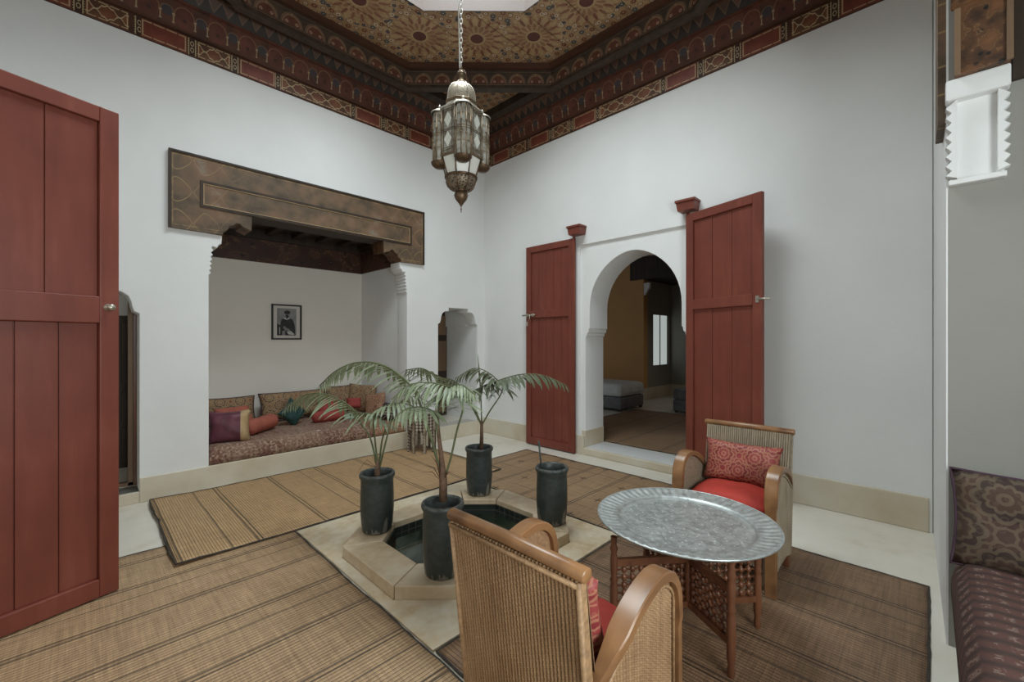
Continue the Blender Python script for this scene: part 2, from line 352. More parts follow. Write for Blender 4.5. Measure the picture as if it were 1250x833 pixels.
M['paisley_dark'] = material('dark_medallion_cloth', medal((0.055, 0.026, 0.022), (0.085, 0.050, 0.034), (0.17, 0.125, 0.080), (0.025, 0.019, 0.017), 0.30, 26, 0.5, 0.04), 0.85)
M['damask'] = material('crimson_damask_cloth', medal((0.22, 0.026, 0.030), (0.30, 0.055, 0.050), (0.42, 0.20, 0.11), (0.17, 0.016, 0.022), 0.19, 34, 0.6, 0.05), 0.55)
def matt_fn(a, b, cc):
    def fn(g):
        x, y, z = g.co(); r1 = g.line(g.cell(x + y * 0.3, 0.05), 0.012) * g.line(g.cell(z + y, 0.04), 0.012); n = g.noise(40, 4); n2 = g.noise(4, 3)
        c = g.ramp(n, [(0.35, a), (0.5, b), (0.62, cc), (0.75, b)]); c = g.mix(r1 * 0.6, c, (0.06, 0.02, 0.02)); g.col(g.mix(g.rng(n2, 0.4, 0.7) * 0.35, c, cc)); g.bump(n, 0.3, 0.004)
    return fn
M['mattress'] = material('rust_print_cloth', matt_fn((0.14, 0.060, 0.045), (0.21, 0.105, 0.075), (0.37, 0.27, 0.19)), 0.85)
def stripe_fn(g):
    x, y, z = g.co(); n = g.noise(60, 4); k = g.abs(g.sin(x * 45)); p = g.line(g.cell(y, 0.05), 0.016) * g.gt(k, 0.75)
    c = g.mix(g.rng(k, 0.2, 0.9), (0.055, 0.032, 0.026), (0.10, 0.045, 0.036)); c = g.mix(p * g.gt(n, 0.52) * 0.7, c, (0.24, 0.17, 0.135)); g.col(g.mix(g.gt(n, 0.6) * 0.4, c, (0.05, 0.035, 0.035))); g.bump(n + k, 0.3, 0.004)
M['kilim'] = material('striped_rust_kilim', stripe_fn, 0.9)
M['coral'] = plain('coral_cloth', (0.36, 0.10, 0.065), 0.8, var=0.15, vs=9, bump=0.3, bs=120)
M['redcloth'] = plain('red_cushion_cloth', (0.40, 0.035, 0.022), 0.7, var=0.12, vs=9, bump=0.3, bs=150)
M['brightred'] = plain('bright_red_cloth', (0.30, 0.048, 0.038), 0.8, var=0.12, vs=9, bump=0.3, bs=120)
M['teal'] = plain('dark_teal_satin', (0.018, 0.055, 0.050), 0.4, var=0.25, vs=12, bump=0.3, bs=14)
M['mauve'] = plain('mauve_satin', (0.12, 0.035, 0.050), 0.5, var=0.3, vs=9, bump=0.3, bs=14)
M['goldcloth'] = plain('gold_cream_satin', (0.42, 0.29, 0.15), 0.5, var=0.2, vs=12, bump=0.3, bs=14)
M['plum'] = plain('plum_cloth', (0.06, 0.03, 0.045), 0.8, var=0.2)
M['sage'] = plain('pale_green_cloth', (0.22, 0.28, 0.22), 0.8, var=0.2)
def wick_fn(a, b, ax, p, off):
    def fn(g):
        q = g.co(); v = [q[0] * 6, q[1] * 6, q[2] * 6]; n = g.noise(1.2, 4, g.comb(*v)); n2 = g.noise(220, 2)
        w = [q[0] * 60, q[1] * 60, q[2] * 2]; n3 = g.noise(1.0, 2, g.comb(*w))
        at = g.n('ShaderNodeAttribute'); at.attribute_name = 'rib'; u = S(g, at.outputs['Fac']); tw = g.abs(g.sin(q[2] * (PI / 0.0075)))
        c = g.ramp(n * 0.4 + n2 * 0.25 + n3 * 0.35, [(0.32, a), (0.66, b)]); c = g.mix(g.line(u, 0.5) * 0.55, c, tuple(k * 0.28 for k in a)); c = g.mix(g.line(tw, 0.5) * 0.3, c, a)  # rib valleys coloured dark to stand in for shade between the cords
        g.col(c); g.bump(n2 + tw, 0.4, 0.002)
    return fn
WP = 2 * 0.262 / 39; WPS = 0.431 / 32; WPF = 0.464 / 34
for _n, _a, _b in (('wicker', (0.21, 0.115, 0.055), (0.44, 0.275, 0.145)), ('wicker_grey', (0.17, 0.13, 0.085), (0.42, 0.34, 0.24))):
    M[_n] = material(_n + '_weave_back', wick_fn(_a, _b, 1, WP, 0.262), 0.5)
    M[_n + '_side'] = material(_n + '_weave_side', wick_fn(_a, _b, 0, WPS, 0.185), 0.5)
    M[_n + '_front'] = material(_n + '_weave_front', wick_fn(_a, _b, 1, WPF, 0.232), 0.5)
    M[_n + '_plain'] = plain(_n + '_braid', tuple((u + v) / 2 for u, v in zip(_a, _b)), 0.5, var=0.3, vs=60, bump=0.4, bs=200)
M['wicker_back'] = plain('wicker_inner', (0.14, 0.085, 0.045), 0.8)
def tray_fn(g):
    x, y, z = g.co(); r = g.hyp(x, y); th = g.at2(y, x)
    n = g.noise(30, 5); fr = g.abs(g.sin(th * 8) * 0.06 + 0.20 - r); star = g.line(g.abs(g.sin(th * 6) * 0.05 + 0.24 - r), 0.006)
    rg = g.mx(g.line(r - 0.10, 0.004), g.line(r - 0.325, 0.005)); rg = g.mx(rg, g.line(r - 0.05, 0.003))
    dl = [g.line(g.hyp(r - ra, (g.frac(th * (nn_ / (2 * PI)) + of_) - 0.5) * (2 * PI / nn_) * r), 0.0055) for ra, nn_, of_ in ((0.085, 8, 0.0), (0.145, 16, 0.3), (0.158, 16, 0.55), (0.215, 20, 0.1), (0.235, 20, 0.35), (0.285, 28, 0.0))]
    dots = dl[0]
    for q_ in dl[1:]: dots = g.mx(dots, q_)
    c = g.mix(g.rng(n, 0.3, 0.7), (0.46, 0.49, 0.48), (0.62, 0.65, 0.63)); c = g.mix(g.mx(star, g.mx(rg, g.line(fr, 0.005))) * 0.3, c, (0.22, 0.24, 0.24)); d9, _ = g.vor(60); c = g.mix(g.line(d9 - 0.3, 0.06) * 0.3, c, (0.2, 0.22, 0.22)); c = g.mix(dots, c, (0.85, 0.85, 0.82))
    g.col(c); g.rough(g.rng(n, 0.3, 0.7, 0.34, 0.5)); g.bump(n + g.noise(80, 3) - star * 0.8 - rg * 0.8 + dots, 0.35, 0.003)
M['tray'] = material('hammered_silver_tray', tray_fn, 0.4, 0.75)
M['brass'] = plain('aged_brass', (0.22, 0.16, 0.10), 0.4, 0.85, var=0.3, vs=30, bump=0.3, bs=120)
M['oldbrass'] = plain('dark_brass', (0.14, 0.09, 0.055), 0.4, 0.8, var=0.3, vs=40, bump=0.3, bs=120)
def filig_fn(g):
    x, y, z = g.co(); th = g.at2(y, x); d, _ = g.vor(75); n = g.noise(40, 3)
    h = g.line(d, 0.32); g.col(g.mix(h, (0.42, 0.36, 0.27), (0.05, 0.035, 0.025))); g.b.inputs['Metallic'].default_value = 0.5; g.bump(h * -1.0 + n * 0.3, 0.6, 0.004)
M['filigree'] = material('pierced_silvered_metal', filig_fn, 0.45)
M['filigree_dark'] = material('pierced_dark_brass', lambda g: (g.co(), (lambda h: (g.col(g.mix(h, (0.22, 0.17, 0.12), (0.02, 0.014, 0.01))), g.bump(h * -1.0, 0.6, 0.004)))(g.line(g.vor(60)[0], 0.42))), 0.45, 0.5)
M['silvered'] = plain('silvered_metal', (0.50, 0.46, 0.38), 0.4, 0.6, var=0.25, vs=30)
def glass_fn(g):
    g.col(g.mix(g.rng(g.noise(18, 4), 0.35, 0.65), (0.30, 0.24, 0.17), (0.70, 0.71, 0.64))); g.b.inputs['Transmission Weight'].default_value = 0.45; g.b.inputs['IOR'].default_value = 1.1; g.bump(g.noise(50, 3), 0.2, 0.003)
M['glass'] = material('frosted_lantern_glass', glass_fn, 0.25)
M['glass_pale'] = material('pale_lantern_glass', lambda g: (g.col((0.80, 0.80, 0.72)), g.b.inputs['Transmission Weight'].__setattr__('default_value', 0.25)), 0.3)
M['chain'] = plain('white_painted_chain', (0.62, 0.60, 0.54), 0.45, 0.3)
M['steel'] = plain('worn_steel', (0.50, 0.46, 0.38), 0.35, 0.8)
M['black'] = plain('black_frame', (0.015, 0.013, 0.012), 0.35)
M['paper'] = plain('off_white_mount', (0.62, 0.60, 0.54), 0.7)
M['ph_bg'] = plain('portrait_grey', (0.24, 0.24, 0.235), 0.5, var=0.35, vs=6)
M['ph_dark'] = plain('portrait_dark', (0.022, 0.022, 0.022), 0.5, var=0.5, vs=30)
M['ph_mid'] = plain('portrait_mid', (0.20, 0.20, 0.195), 0.5, var=0.3, vs=30)
M['ph_light'] = plain('portrait_light', (0.50, 0.50, 0.48), 0.5, var=0.2, vs=30)
M['bedlinen'] = plain('white_bedlinen', (0.55, 0.56, 0.55), 0.8, var=0.08, bump=0.2, bs=8)
M['greycloth'] = plain('grey_upholstery', (0.14, 0.14, 0.145), 0.85, var=0.2)
def inlay_fn(g):
    x, y, z = g.co(); th = g.at2(y, x) * 0.17
    a = g.cell(th, 0.045); b = g.cell(z, 0.04); k = g.gt(g.abs(a) + g.abs(b), 0.022); b2 = g.line(b, 0.004)
    g.col(g.mix(g.mx(k * g.gt(g.abs(a), 0.006), 0.0) * 0.85, (0.08, 0.05, 0.035), (0.46, 0.43, 0.36)))
M['inlay'] = material('bone_inlaid_wood', inlay_fn, 0.35)
M['inlay_leg'] = material('bone_inlaid_leg', lambda g: (lambda q: g.col(g.mix(g.line(g.cell(q[2], 0.024), 0.004) * 0.5, worn(g, (0.20, 0.13, 0.08), (0.46, 0.40, 0.31), 25), (0.10, 0.06, 0.04))))(g.co()), 0.4)
def tile_fn(g):
    x, y, z = g.co(); p = 0.06
    n = g.noise(5, 3); gx = g.line(g.cell(x + y, p), 0.004); gz = g.line(g.cell(z, p), 0.004); v, cc = g.vor(16)
    g.col(g.mix(g.mx(gx, gz) * 0.7, g.mix(g.rng(n, 0.3, 0.7), (0.010, 0.014, 0.012), (0.030, 0.038, 0.032)), (0.10, 0.09, 0.07)))
M['tile'] = material('dark_green_zellige', tile_fn, 0.15, spec=0.6)
def tile2_fn(g):
    x, y, z = g.co(); a = (x + y) * 0.707; b = (x - y) * 0.707; p = 0.11
    gx = g.line(g.cell(a, p), 0.004); gz = g.line(g.cell(b, p), 0.004); n = g.noise(3, 4)
    g.col(g.mix(g.mx(gx, gz) * 0.5, g.mix(g.rng(n, 0.35, 0.65), (0.020, 0.028, 0.022), (0.075, 0.085, 0.060)), (0.14, 0.14, 0.10)))
M['tile_floor'] = material('green_basin_tiles', tile2_fn, 0.3)
def water_fn(g):
    g.col((0.55, 0.65, 0.55)); g.b.inputs['Transmission Weight'].default_value = 1.0; g.b.inputs['IOR'].default_value = 1.33; g.bump(g.noise(5, 2), 0.03, 0.01)
M['water'] = material('still_dark_water', water_fn, 0.02)
def emit_fn(g):
    g.col((0.8, 0.8, 0.8)); g.b.inputs['Emission Color'].default_value = (0.85, 0.95, 0.92, 1); g.b.inputs['Emission Strength'].default_value = 0.62
M['window'] = material('daylit_window_pane', emit_fn, 0.4)
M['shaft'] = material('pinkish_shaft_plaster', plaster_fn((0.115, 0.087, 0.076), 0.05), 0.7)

# ---------------------------------------------------------------- mesh helpers
class MB:
    def __init__(s): s.v = []; s.f = []; s.mi = []; s.sm = []
    def add(s, vs, fs, mi=0, smooth=False, mtx=None):
        o = len(s.v)
        for v in vs:
            v = Vector(v); s.v.append(mtx @ v if mtx else v)
        for f in fs: s.f.append([i + o for i in f]); s.mi.append(mi); s.sm.append(smooth)
        return s
    def box(s, x0, x1, y0, y1, z0, z1, mi=0, mtx=None, taper=0):
        t = taper
        vs = [(x0, y0, z0), (x1, y0, z0), (x1, y1, z0), (x0, y1, z0), (x0 + t, y0 + t, z1), (x1 - t, y0 + t, z1), (x1 - t, y1 - t, z1), (x0 + t, y1 - t, z1)]
        return s.add(vs, [(0, 3, 2, 1), (4, 5, 6, 7), (0, 1, 5, 4), (1, 2, 6, 5), (2, 3, 7, 6), (3, 0, 4, 7)], mi, False, mtx)
    def prism(s, pts, z0, z1, mi=0, mtx=None):
        n = len(pts); vs = [(x, y, z0) for x, y in pts] + [(x, y, z1) for x, y in pts]
        fs = [list(range(n))[::-1], list(range(n, 2 * n))] + [(i, (i + 1) % n, n + (i + 1) % n, n + i) for i in range(n)]
        return s.add(vs, fs, mi, False, mtx)
    def lathe(s, prof, n=32, mi=0, mtx=None, smooth=True, phase=0.0):
        vs = []; fs = []
        for r, z in prof:
            for k in range(n):
                a = 2 * PI * k / n + phase; vs.append((r * math.cos(a), r * math.sin(a), z))
        for i in range(len(prof) - 1):
            for k in range(n):
                k2 = (k + 1) % n; fs.append((i * n + k, i * n + k2, (i + 1) * n + k2, (i + 1) * n + k))
        return s.add(vs, fs, mi, smooth, mtx)
    def tube(s, pts, rad, n=10, mi=0, mtx=None, flat=1.0, cap=True, closed=False, up=None):
        pts = [Vector(p) for p in pts]; m = len(pts); vs = []; fs = []
        if not hasattr(rad, '__len__'): rad = [rad] * m
        ref = Vector(up) if up else Vector((0, 0, 1)); prev = None
        for i, p in enumerate(pts):
            t = (pts[(i + 1) % m] - pts[i - 1]) if closed else (pts[min(i + 1, m - 1)] - pts[max(i - 1, 0)])
            t.normalize()
            if prev is None:
                a = t.cross(ref)
                if a.length < 1e-3: a = t.cross(Vector((1, 0, 0)))
            else: a = prev - t * prev.dot(t)
            a.normalize(); prev = a; b = t.cross(a)
            for k in range(n):
                q = 2 * PI * k / n; vs.append(p + a * (rad[i] * math.cos(q)) + b * (rad[i] * flat * math.sin(q)))
        for i in range(m if closed else m - 1):
            for k in range(n):
                k2 = (k + 1) % n; j = (i + 1) % m; fs.append((i * n + k, i * n + k2, j * n + k2, j * n + k))
        if cap and not closed: fs += [list(range(n))[::-1], list(range((m - 1) * n, m * n))]
        return s.add(vs, fs, mi, True, mtx)
    def cyl(s, p0, p1, r, n=12, mi=0, mtx=None): return s.tube([p0, p1], r, n, mi, mtx)
    def ball(s, c, r, n=10, mi=0, sz=1.0):
        pr = [(max(1e-4, r * math.sin(PI * i / n)), -r * sz * math.cos(PI * i / n)) for i in range(n + 1)]
        return s.lathe(pr, n + 4, mi, Matrix.Translation(c))
    def mesh(s, name):
        me = bpy.data.meshes.new(name); me.from_pydata([tuple(v) for v in s.v], [], s.f)
        me.polygons.foreach_set('material_index', s.mi); me.polygons.foreach_set('use_smooth', s.sm)
        return me
def fixn(me):
    b = bmesh.new(); b.from_mesh(me); bmesh.ops.recalc_face_normals(b, faces=b.faces); b.to_mesh(me); b.free(); return me
def link(name, me, mats, parent=None, loc=None, mtx=None, kind=None, bevel=0, label=None):
    o = bpy.data.objects.new(name, me); C.objects.link(o)
    if me is not None:
        for k in (mats if isinstance(mats, (list, tuple)) else [mats]):
            if len(me.materials) < (len(mats) if isinstance(mats, (list, tuple)) else 1): me.materials.append(M[k] if isinstance(k, str) else k)
    if mtx is not None: o.matrix_world = mtx
    if loc is not None: o.location = loc
    if parent: o.parent = parent
    if kind: o['kind'] = kind
    if label: o['label'] = label
    if bevel:
        md = o.modifiers.new('soft_edge', 'BEVEL'); md.width = bevel; md.segments = 2; md.limit_method = 'ANGLE'; md.angle_limit = R(40)
    return o
def obj(name, mb, mats, parent=None, **kw): return link(name, fixn(mb.mesh(name)), mats, parent, **kw)
def thing(name, label, cat, loc=(0, 0, 0), rz=0, group=None):
    o = bpy.data.objects.new(name, None); C.objects.link(o); o.location = loc; o.rotation_euler = (0, 0, rz)
    o.empty_display_size = 0.1; return tag(o, label, cat, group)
def tag(o, label, cat, group=None):
    o['label'] = label; o['category'] = cat
    if group: o['group'] = group
    return o
def copy_tree(o, parent=None):
    c = o.copy(); C.objects.link(c); c.parent = parent
    for ch in list(o.children): copy_tree(ch, c)
    return c
def struct(name, mb, mats, **kw): return obj(name, mb, mats, kind='structure', **kw)
def frame(origin, ux, uy):
    """matrix with local x=ux, y=uy, z=cross"""
    ux = Vector(ux).normalized(); uy = Vector(uy).normalized(); uz = ux.cross(uy)
    m = Matrix.Identity(4)
    for i in range(3): m[i][0] = ux[i]; m[i][1] = uy[i]; m[i][2] = uz[i]; m[i][3] = origin[i]
    return m
def plate_mesh(loops, th, bevel=0.0):
    """flat shape with holes, given thickness, lying in xy with z in 0..th"""
    cu = bpy.data.curves.new('t', 'CURVE'); cu.dimensions = '2D'; cu.fill_mode = 'BOTH'; cu.extrude = th / 2 - bevel
    cu.bevel_depth = bevel; cu.bevel_resolution = 2; cu.offset = -bevel
    for lp in loops:
        sp = cu.splines.new('POLY'); sp.points.add(len(lp) - 1); sp.use_cyclic_u = True
        for p, (x, y) in zip(sp.points, lp): p.co = (x, y, 0, 1)
    o = bpy.data.objects.new('t', cu); me = bpy.data.meshes.new_from_object(o)
    bpy.data.objects.remove(o); bpy.data.curves.remove(cu)
    me.materials.clear(); me.transform(Matrix.Translation((0, 0, th / 2))); me.set_sharp_from_angle(angle=R(24)); return me
def upright(loops, th, origin, ux, bevel=0.0):
    """plate standing up: x->ux, y->world z, thickness towards ux x z"""
    me = plate_mesh(loops, th, bevel); me.transform(frame(origin, ux, (0, 0, 1))); return me
def rect(x0, x1, y0, y1): return [(x0, y0), (x1, y0), (x1, y1), (x0, y1)]
def smooth_path(pts, n=6):
    P = [Vector(p) for p in pts]; P = [P[0] * 2 - P[1]] + P + [P[-1] * 2 - P[-2]]; out = []
    for i in range(1, len(P) - 2):
        for k in range(n):
            t = k / n; a, b, c, d = P[i - 1:i + 3]
            out.append(0.5 * ((2 * b) + (c - a) * t + (2 * a - 5 * b + 4 * c - d) * t * t + (3 * b - a - 3 * c + d) * t ** 3))
    return out + [P[-2]]

# ---------------------------------------------------------------- structure
XA0, XB, YA, ZC = -0.56, 4.5, 5.04, 4.92
AL0, AL1, ALB = 0.885, 3.103, 6.37
CX, CY = 1.99, 2.5
fx, fy = 1.98, 2.45                     # fountain centre
def octo(cx, cy, hx, hy, c): return [(cx + hx, cy - hy + c), (cx + hx, cy + hy - c), (cx + hx - c, cy + hy), (cx - hx + c, cy + hy), (cx - hx, cy + hy - c), (cx - hx, cy - hy + c), (cx - hx + c, cy - hy), (cx + hx - c, cy - hy)]
IN = octo(fx, fy, 0.53, 0.41, 0.20); OUT = octo(fx, fy, 0.76, 0.62, 0.29)
me = plate_mesh([rect(-3.2, 5.0, -1.8, 7.0), IN], 0.5); me.transform(Matrix.Translation((0, 0, -0.5)))
link('floor', me, 'floor', kind='structure')
# wall with the alcove and the two niches
def niche(c, z0):
    hw = 0.373
    r = [(c + hw, z0), (c + hw, 1.695), (c + hw - 0.035, 1.715), (c + hw - 0.05, 1.76), (c + hw - 0.055, 1.80), (c + hw - 0.075, 1.85), (c + hw - 0.12, 1.883), (c + hw - 0.19, 1.888), (c + hw - 0.19, 1.940)]
    l = [(2 * c - x, z) for x, z in r][::-1]; return r + l
def corb(xj, sgn):      # scalloped white plaster corbel profile from the jamb up, sgn = inward
    p = [(xj, 2.10)]
    for i in range(6):
        z = 2.12 + i * 0.045; p += [(xj + sgn * (0.020 + 0.004 * i), z), (xj + sgn * (0.003 + 0.004 * i), z + 0.024)]
    p += [(xj + sgn * 0.03, 2.385), (xj + sgn * 0.07, 2.375), (xj + sgn * 0.085, 2.41), (xj + sgn * 0.105, 2.42), (xj + sgn * 0.11, 2.505)]
    return p
def muq(xj, sgn):        # wooden corbel scallops above it
    return [(xj + sgn * 0.11, 2.535), (xj + sgn * 0.15, 2.56), (xj + sgn * 0.165, 2.60), (xj + sgn * 0.20, 2.615), (xj + sgn * 0.225, 2.645), (xj + sgn * 0.255, 2.645), (xj + sgn * 0.28, 2.62), (xj + sgn * 0.335, 2.60), (xj + sgn * 0.36, 2.59), (xj + sgn * 0.365, 2.745)]
def opening(x0, x1, z0): return [(x0, z0)] + corb(x0, 1) + [(x0, 2.506), (x0, 2.90), (x1, 2.90), (x1, 2.506)] + corb(x1, -1)[::-1] + [(x1, z0)]
alc = opening(AL0, AL1, 0.215)
me = upright([rect(XA0 - 0.3, XB + 0.1, -0.02, ZC + 0.2), alc, niche(-0.002, 0.10), niche(3.987, 0.20)], 0.25, (0, YA + 0.25, 0), (1, 0, 0), 0.008)
link('wall_left', me, 'plaster', kind='structure')
for n_, a_ in (('left', AL0 - 0.2), ('right', AL1)): struct('wall_alcove_' + n_, MB().box(a_, a_ + 0.2, YA + 0.24, ALB + 0.2, 0, 3.1), 'plaster')
struct('wall_alcove', MB().box(AL0, AL1, ALB, ALB + 0.2, 0, 3.1), 'alcove_plaster')
struct('floor_alcove', MB().box(AL0 + 0.001, AL1 - 0.001, YA + 0.01, ALB, 0.001, 0.215), 'cream')
struct('ceiling_alcove', MB().box(AL0 - 0.1, AL1 + 0.1, YA + 0.25, ALB + 0.1, 2.92, 3.1), 'darkwood')
mb = MB(); mb.box(AL0, AL1, ALB - 0.025, ALB, 2.50, 2.80); mb.box(AL1 - 0.025, AL1, YA + 0.2, ALB - 0.025, 2.50, 2.80); mb.box(AL0, AL0 + 0.025, YA + 0.2, ALB - 0.025, 2.50, 2.80)
tr = struct('trim_alcove', mb, 'floral_wood')
mb = MB(); mb.box(AL0, AL1, ALB - 0.07, ALB, 2.80, 2.93); mb.box(AL1 - 0.07, AL1, YA + 0.2, ALB - 0.07, 2.80, 2.93); mb.box(AL0, AL0 + 0.07, YA + 0.2, ALB - 0.07, 2.80, 2.93)
obj('cove', mb, 'darkwood', tr)
for i in range(7):
    x = AL0 + 0.2 + i * 0.32; obj('ceiling_joist', MB().box(x, x + 0.09, YA + 0.25, ALB - 0.07, 2.86, 2.93), 'darkwood', tr)
# plinths
def plinth(n, x0, x1, y0, y1, z1=0.24): return struct('baseboard_' + n, MB().box(x0, x1, y0, y1, 0.0, z1), 'cream', bevel=0.006)
plinth('left', 0.372, 3.612, YA - 0.012, YA + 0.02, 0.222)
plinth('niche_left', -0.375, 0.371, YA - 0.004, YA + 0.02, 0.10)
plinth('niche_right', 3.614, 4.36, YA - 0.010, YA + 0.02, 0.205)
plinth('corner', 4.36, 4.5, YA - 0.012, YA + 0.02, 0.235)
plinth('right_far', XB - 0.012, XB + 0.02, 3.135, YA, 0.24)
plinth('right_near', XB - 0.012, XB + 0.02, 0.0, 1.83, 0.262)
# wall on the right with the arch doorway: a skin round a shallow recess, then the arched layer
Y0, Y1 = 1.835, 3.135; YC = 2.485
def archloop():
    p = [(Y1 + 0.0, 0.09), (Y1, 1.50), (Y1 - 0.02, 1.52), (Y1 - 0.022, 1.545), (Y1 - 0.045, 1.56), (Y1 - 0.05, 1.60), (Y1 - 0.062, 1.61)]
    for i in range(25):
        a = PI * i / 24; p.append((YC + 0.588 * math.cos(a), 1.86 + 0.635 * math.sin(a) + 0.02 * max(0, math.sin(a)) ** 12))
    return p + [(2 * YC - y, z) for y, z in p[:7]][::-1]
me = upright([rect(-0.3, YA + 0.2, 0, ZC + 0.2), archloop()], 0.42, (XB + 0.03, 0, 0), (0, 1, 0), 0.006)
link('wall_right', me, 'plaster', kind='structure')
sk = [(-0.02, 0), (-0.02, ZC + 0.2), (YA + 0.05, ZC + 0.2), (YA + 0.05, 0), (3.21, 0), (3.21, 2.68), (1.83, 2.68), (1.83, 0)]
me = upright([sk], 0.031, (XB, 0, 0), (0, 1, 0), 0.006)
link('wall_right_face', me, 'plaster', kind='structure')
struct('trim_threshold', MB().box(XB - 0.004, XB + 0.46, Y0 - 0.03, Y1 + 0.045, 0.0, 0.09), 'cream', bevel=0.01)
for y0, y1 in ((Y0 - 0.03, Y0 + 0.004), (Y1 - 0.004, Y1 + 0.055)):
    struct('baseboard_jamb', MB().box(XB + 0.025, XB + 0.455, y0, y1, 0.09, 0.30), 'cream', bevel=0.004)
# remaining court walls
def arch_generic(c, hw, zs, top, z0=0.0):
    p = [(c - hw, z0), (c - hw, zs)] + [(c - hw * math.cos(PI * i / 16), zs + (top - zs) * math.sin(PI * i / 16)) for i in range(1, 16)] + [(c + hw, zs), (c + hw, z0)]
    return p
me = upright([rect(-0.6, YA + 0.2, 0, ZC + 0.2), arch_generic(2.45, 0.66, 1.8, 2.5, 0.02)], 0.3, (XA0 - 0.3, 0, 0), (0, 1, 0), 0.006)
link('wall_far_left', me, 'plaster', kind='structure')
mb = MB(); mb.box(-3.2, XA0 - 0.3, 0.6, 0.7, 0, 3.4); mb.box(-3.2, XA0 - 0.3, 4.4, 4.5, 0, 3.4); mb.box(-3.3, -3.2, 0.6, 4.5, 0, 3.4)
struct('wall_side_room', mb, 'plaster'); struct('ceiling_side_room', MB().box(-3.3, XA0 - 0.3, 0.6, 4.5, 3.4, 3.5), 'darkwood')
# near wall: two pieces and the alcove behind the camera
ang = math.atan(0.0216); ddir = Vector((-math.cos(ang), -math.sin(ang), 0)); dor = Vector((4.5, -0.024, 0))
XJ = 2.9; TOPN = 3.35; UJ = (4.5 - XJ) / math.cos(ang); UE = 4.85
op = [(UJ, 0.0), (UJ, 2.745), (UE, 2.745), (UE, 0.0)]
lp = [(-0.1, 0), (-0.1, ZC + 0.2), (5.3, ZC + 0.2), (5.3, 0), (UE, 0), (UE, TOPN), (UJ, TOPN), (UJ, 0)]
me = upright([lp], 0.25, dor + Vector((0, -0.25, 0)) * 0, ddir, 0.0)
nn = ddir.cross(Vector((0, 0, 1)))      # towards the court?
if nn.y > 0: me.transform(Matrix.Translation(nn * -0.25))
link('wall_near', me, 'plaster', kind='structure')
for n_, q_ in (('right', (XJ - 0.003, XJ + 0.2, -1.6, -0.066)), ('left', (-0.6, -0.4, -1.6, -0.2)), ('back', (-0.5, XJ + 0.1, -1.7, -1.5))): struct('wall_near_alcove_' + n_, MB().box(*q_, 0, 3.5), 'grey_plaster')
struct('ceiling_near_alcove', MB().box(-0.6, XJ + 0.2, -1.6, -0.33, 3.4, 3.5), 'darkwood')
struct('floor_near_bench', MB().box(1.0, XJ, -1.5, -0.10, 0.0, 0.25, mtx=None), 'plaster', bevel=0.01)
# ceiling planks round the octagonal light shaft
AP = 1.29; CT = AP * (1 - math.tan(PI / 8))
def half_x(y):
    d = abs(y - CY)
    if d >= AP: return None
    return AP if d <= AP * math.tan(PI / 8) else AP + AP * math.tan(PI / 8) - d
ceil = bpy.data.objects.new('ceiling', None); C.objects.link(ceil); ceil['kind'] = 'structure'
seams = [-0.2 + 0.406 * i for i in range(14)]
brk = sorted([CY + s * AP * k for s in (-1, 1) for k in (1, math.tan(PI / 8))])
rnd = random.Random(4)
for a, b in zip(seams[:-1], seams[1:]):
    a2, b2 = a + 0.0045, b - 0.0045; ys = [a2] + [q for q in brk if a2 < q < b2] + [b2]; dz = rnd.uniform(0, 0.006)
    if all(half_x(y) is None or half_x(y) < 1e-4 for y in (a2, b2, (a2 + b2) / 2)):
        obj('ceiling_plank', MB().box(XA0 - 0.1, XB + 0.1, a2, b2, ZC + dz, ZC + 0.05), 'stars', ceil)
    else:
        segs = []
        for sg in (-1, 1):
            edge = []
            for y in ys:
                h = half_x(y)
                if h is None: h = AP * math.tan(PI / 8) if abs(abs(y - CY) - AP) < 1e-6 else None
                edge.append((y, h))
            pts = [(CX + sg * (h if h is not None else 0.0), y) for y, h in edge]
            far = XB + 0.1 if sg > 0 else XA0 - 0.1
            poly = [(far, a2)] + pts + [(far, b2)]
            # a strip that starts outside the octagon needs the flat edge of the octagon too
            q = []
            for i, (x, y) in enumerate(poly):
                q.append((x, y))
                if 0 < i < len(poly) - 2:
                    h0, h1 = edge[i - 1][1], edge[i][1]
                    if (h0 is None) and h1 is not None: q.append((CX, y))
                    if (h0 is not None) and h1 is None: q.append((CX, y)) if False else None
            mbp = MB(); mbp.prism(poly, ZC + dz, ZC + 0.05); obj('ceiling_plank', mbp, 'stars', ceil)
struct('ceiling_upper', MB(), 'darkwood') if False else None
# roof slab above with the shaft
oc = [(CX + AP / math.cos(PI / 8) * math.cos(PI / 8 + k * PI / 4), CY + AP / math.cos(PI / 8) * math.sin(PI / 8 + k * PI / 4)) for k in range(8)]
ob_ = [(CX + (x - CX) * 1.1, CY + (y - CY) * 1.1) for x, y in oc]
me = plate_mesh([rect(XA0 - 0.4, XB + 0.6, -0.5, YA + 0.4), [(CX + (x - CX) * 1.08, CY + (y - CY) * 1.08) for x, y in oc]], 0.25); me.transform(Matrix.Translation((0, 0, ZC + 0.05)))
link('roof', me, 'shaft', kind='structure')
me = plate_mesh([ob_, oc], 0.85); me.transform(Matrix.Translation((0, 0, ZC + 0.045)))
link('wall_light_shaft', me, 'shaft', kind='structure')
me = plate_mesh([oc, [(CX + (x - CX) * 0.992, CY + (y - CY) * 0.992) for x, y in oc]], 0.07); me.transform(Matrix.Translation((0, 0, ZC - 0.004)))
link('trim_shaft', me, 'shaft', kind='structure')
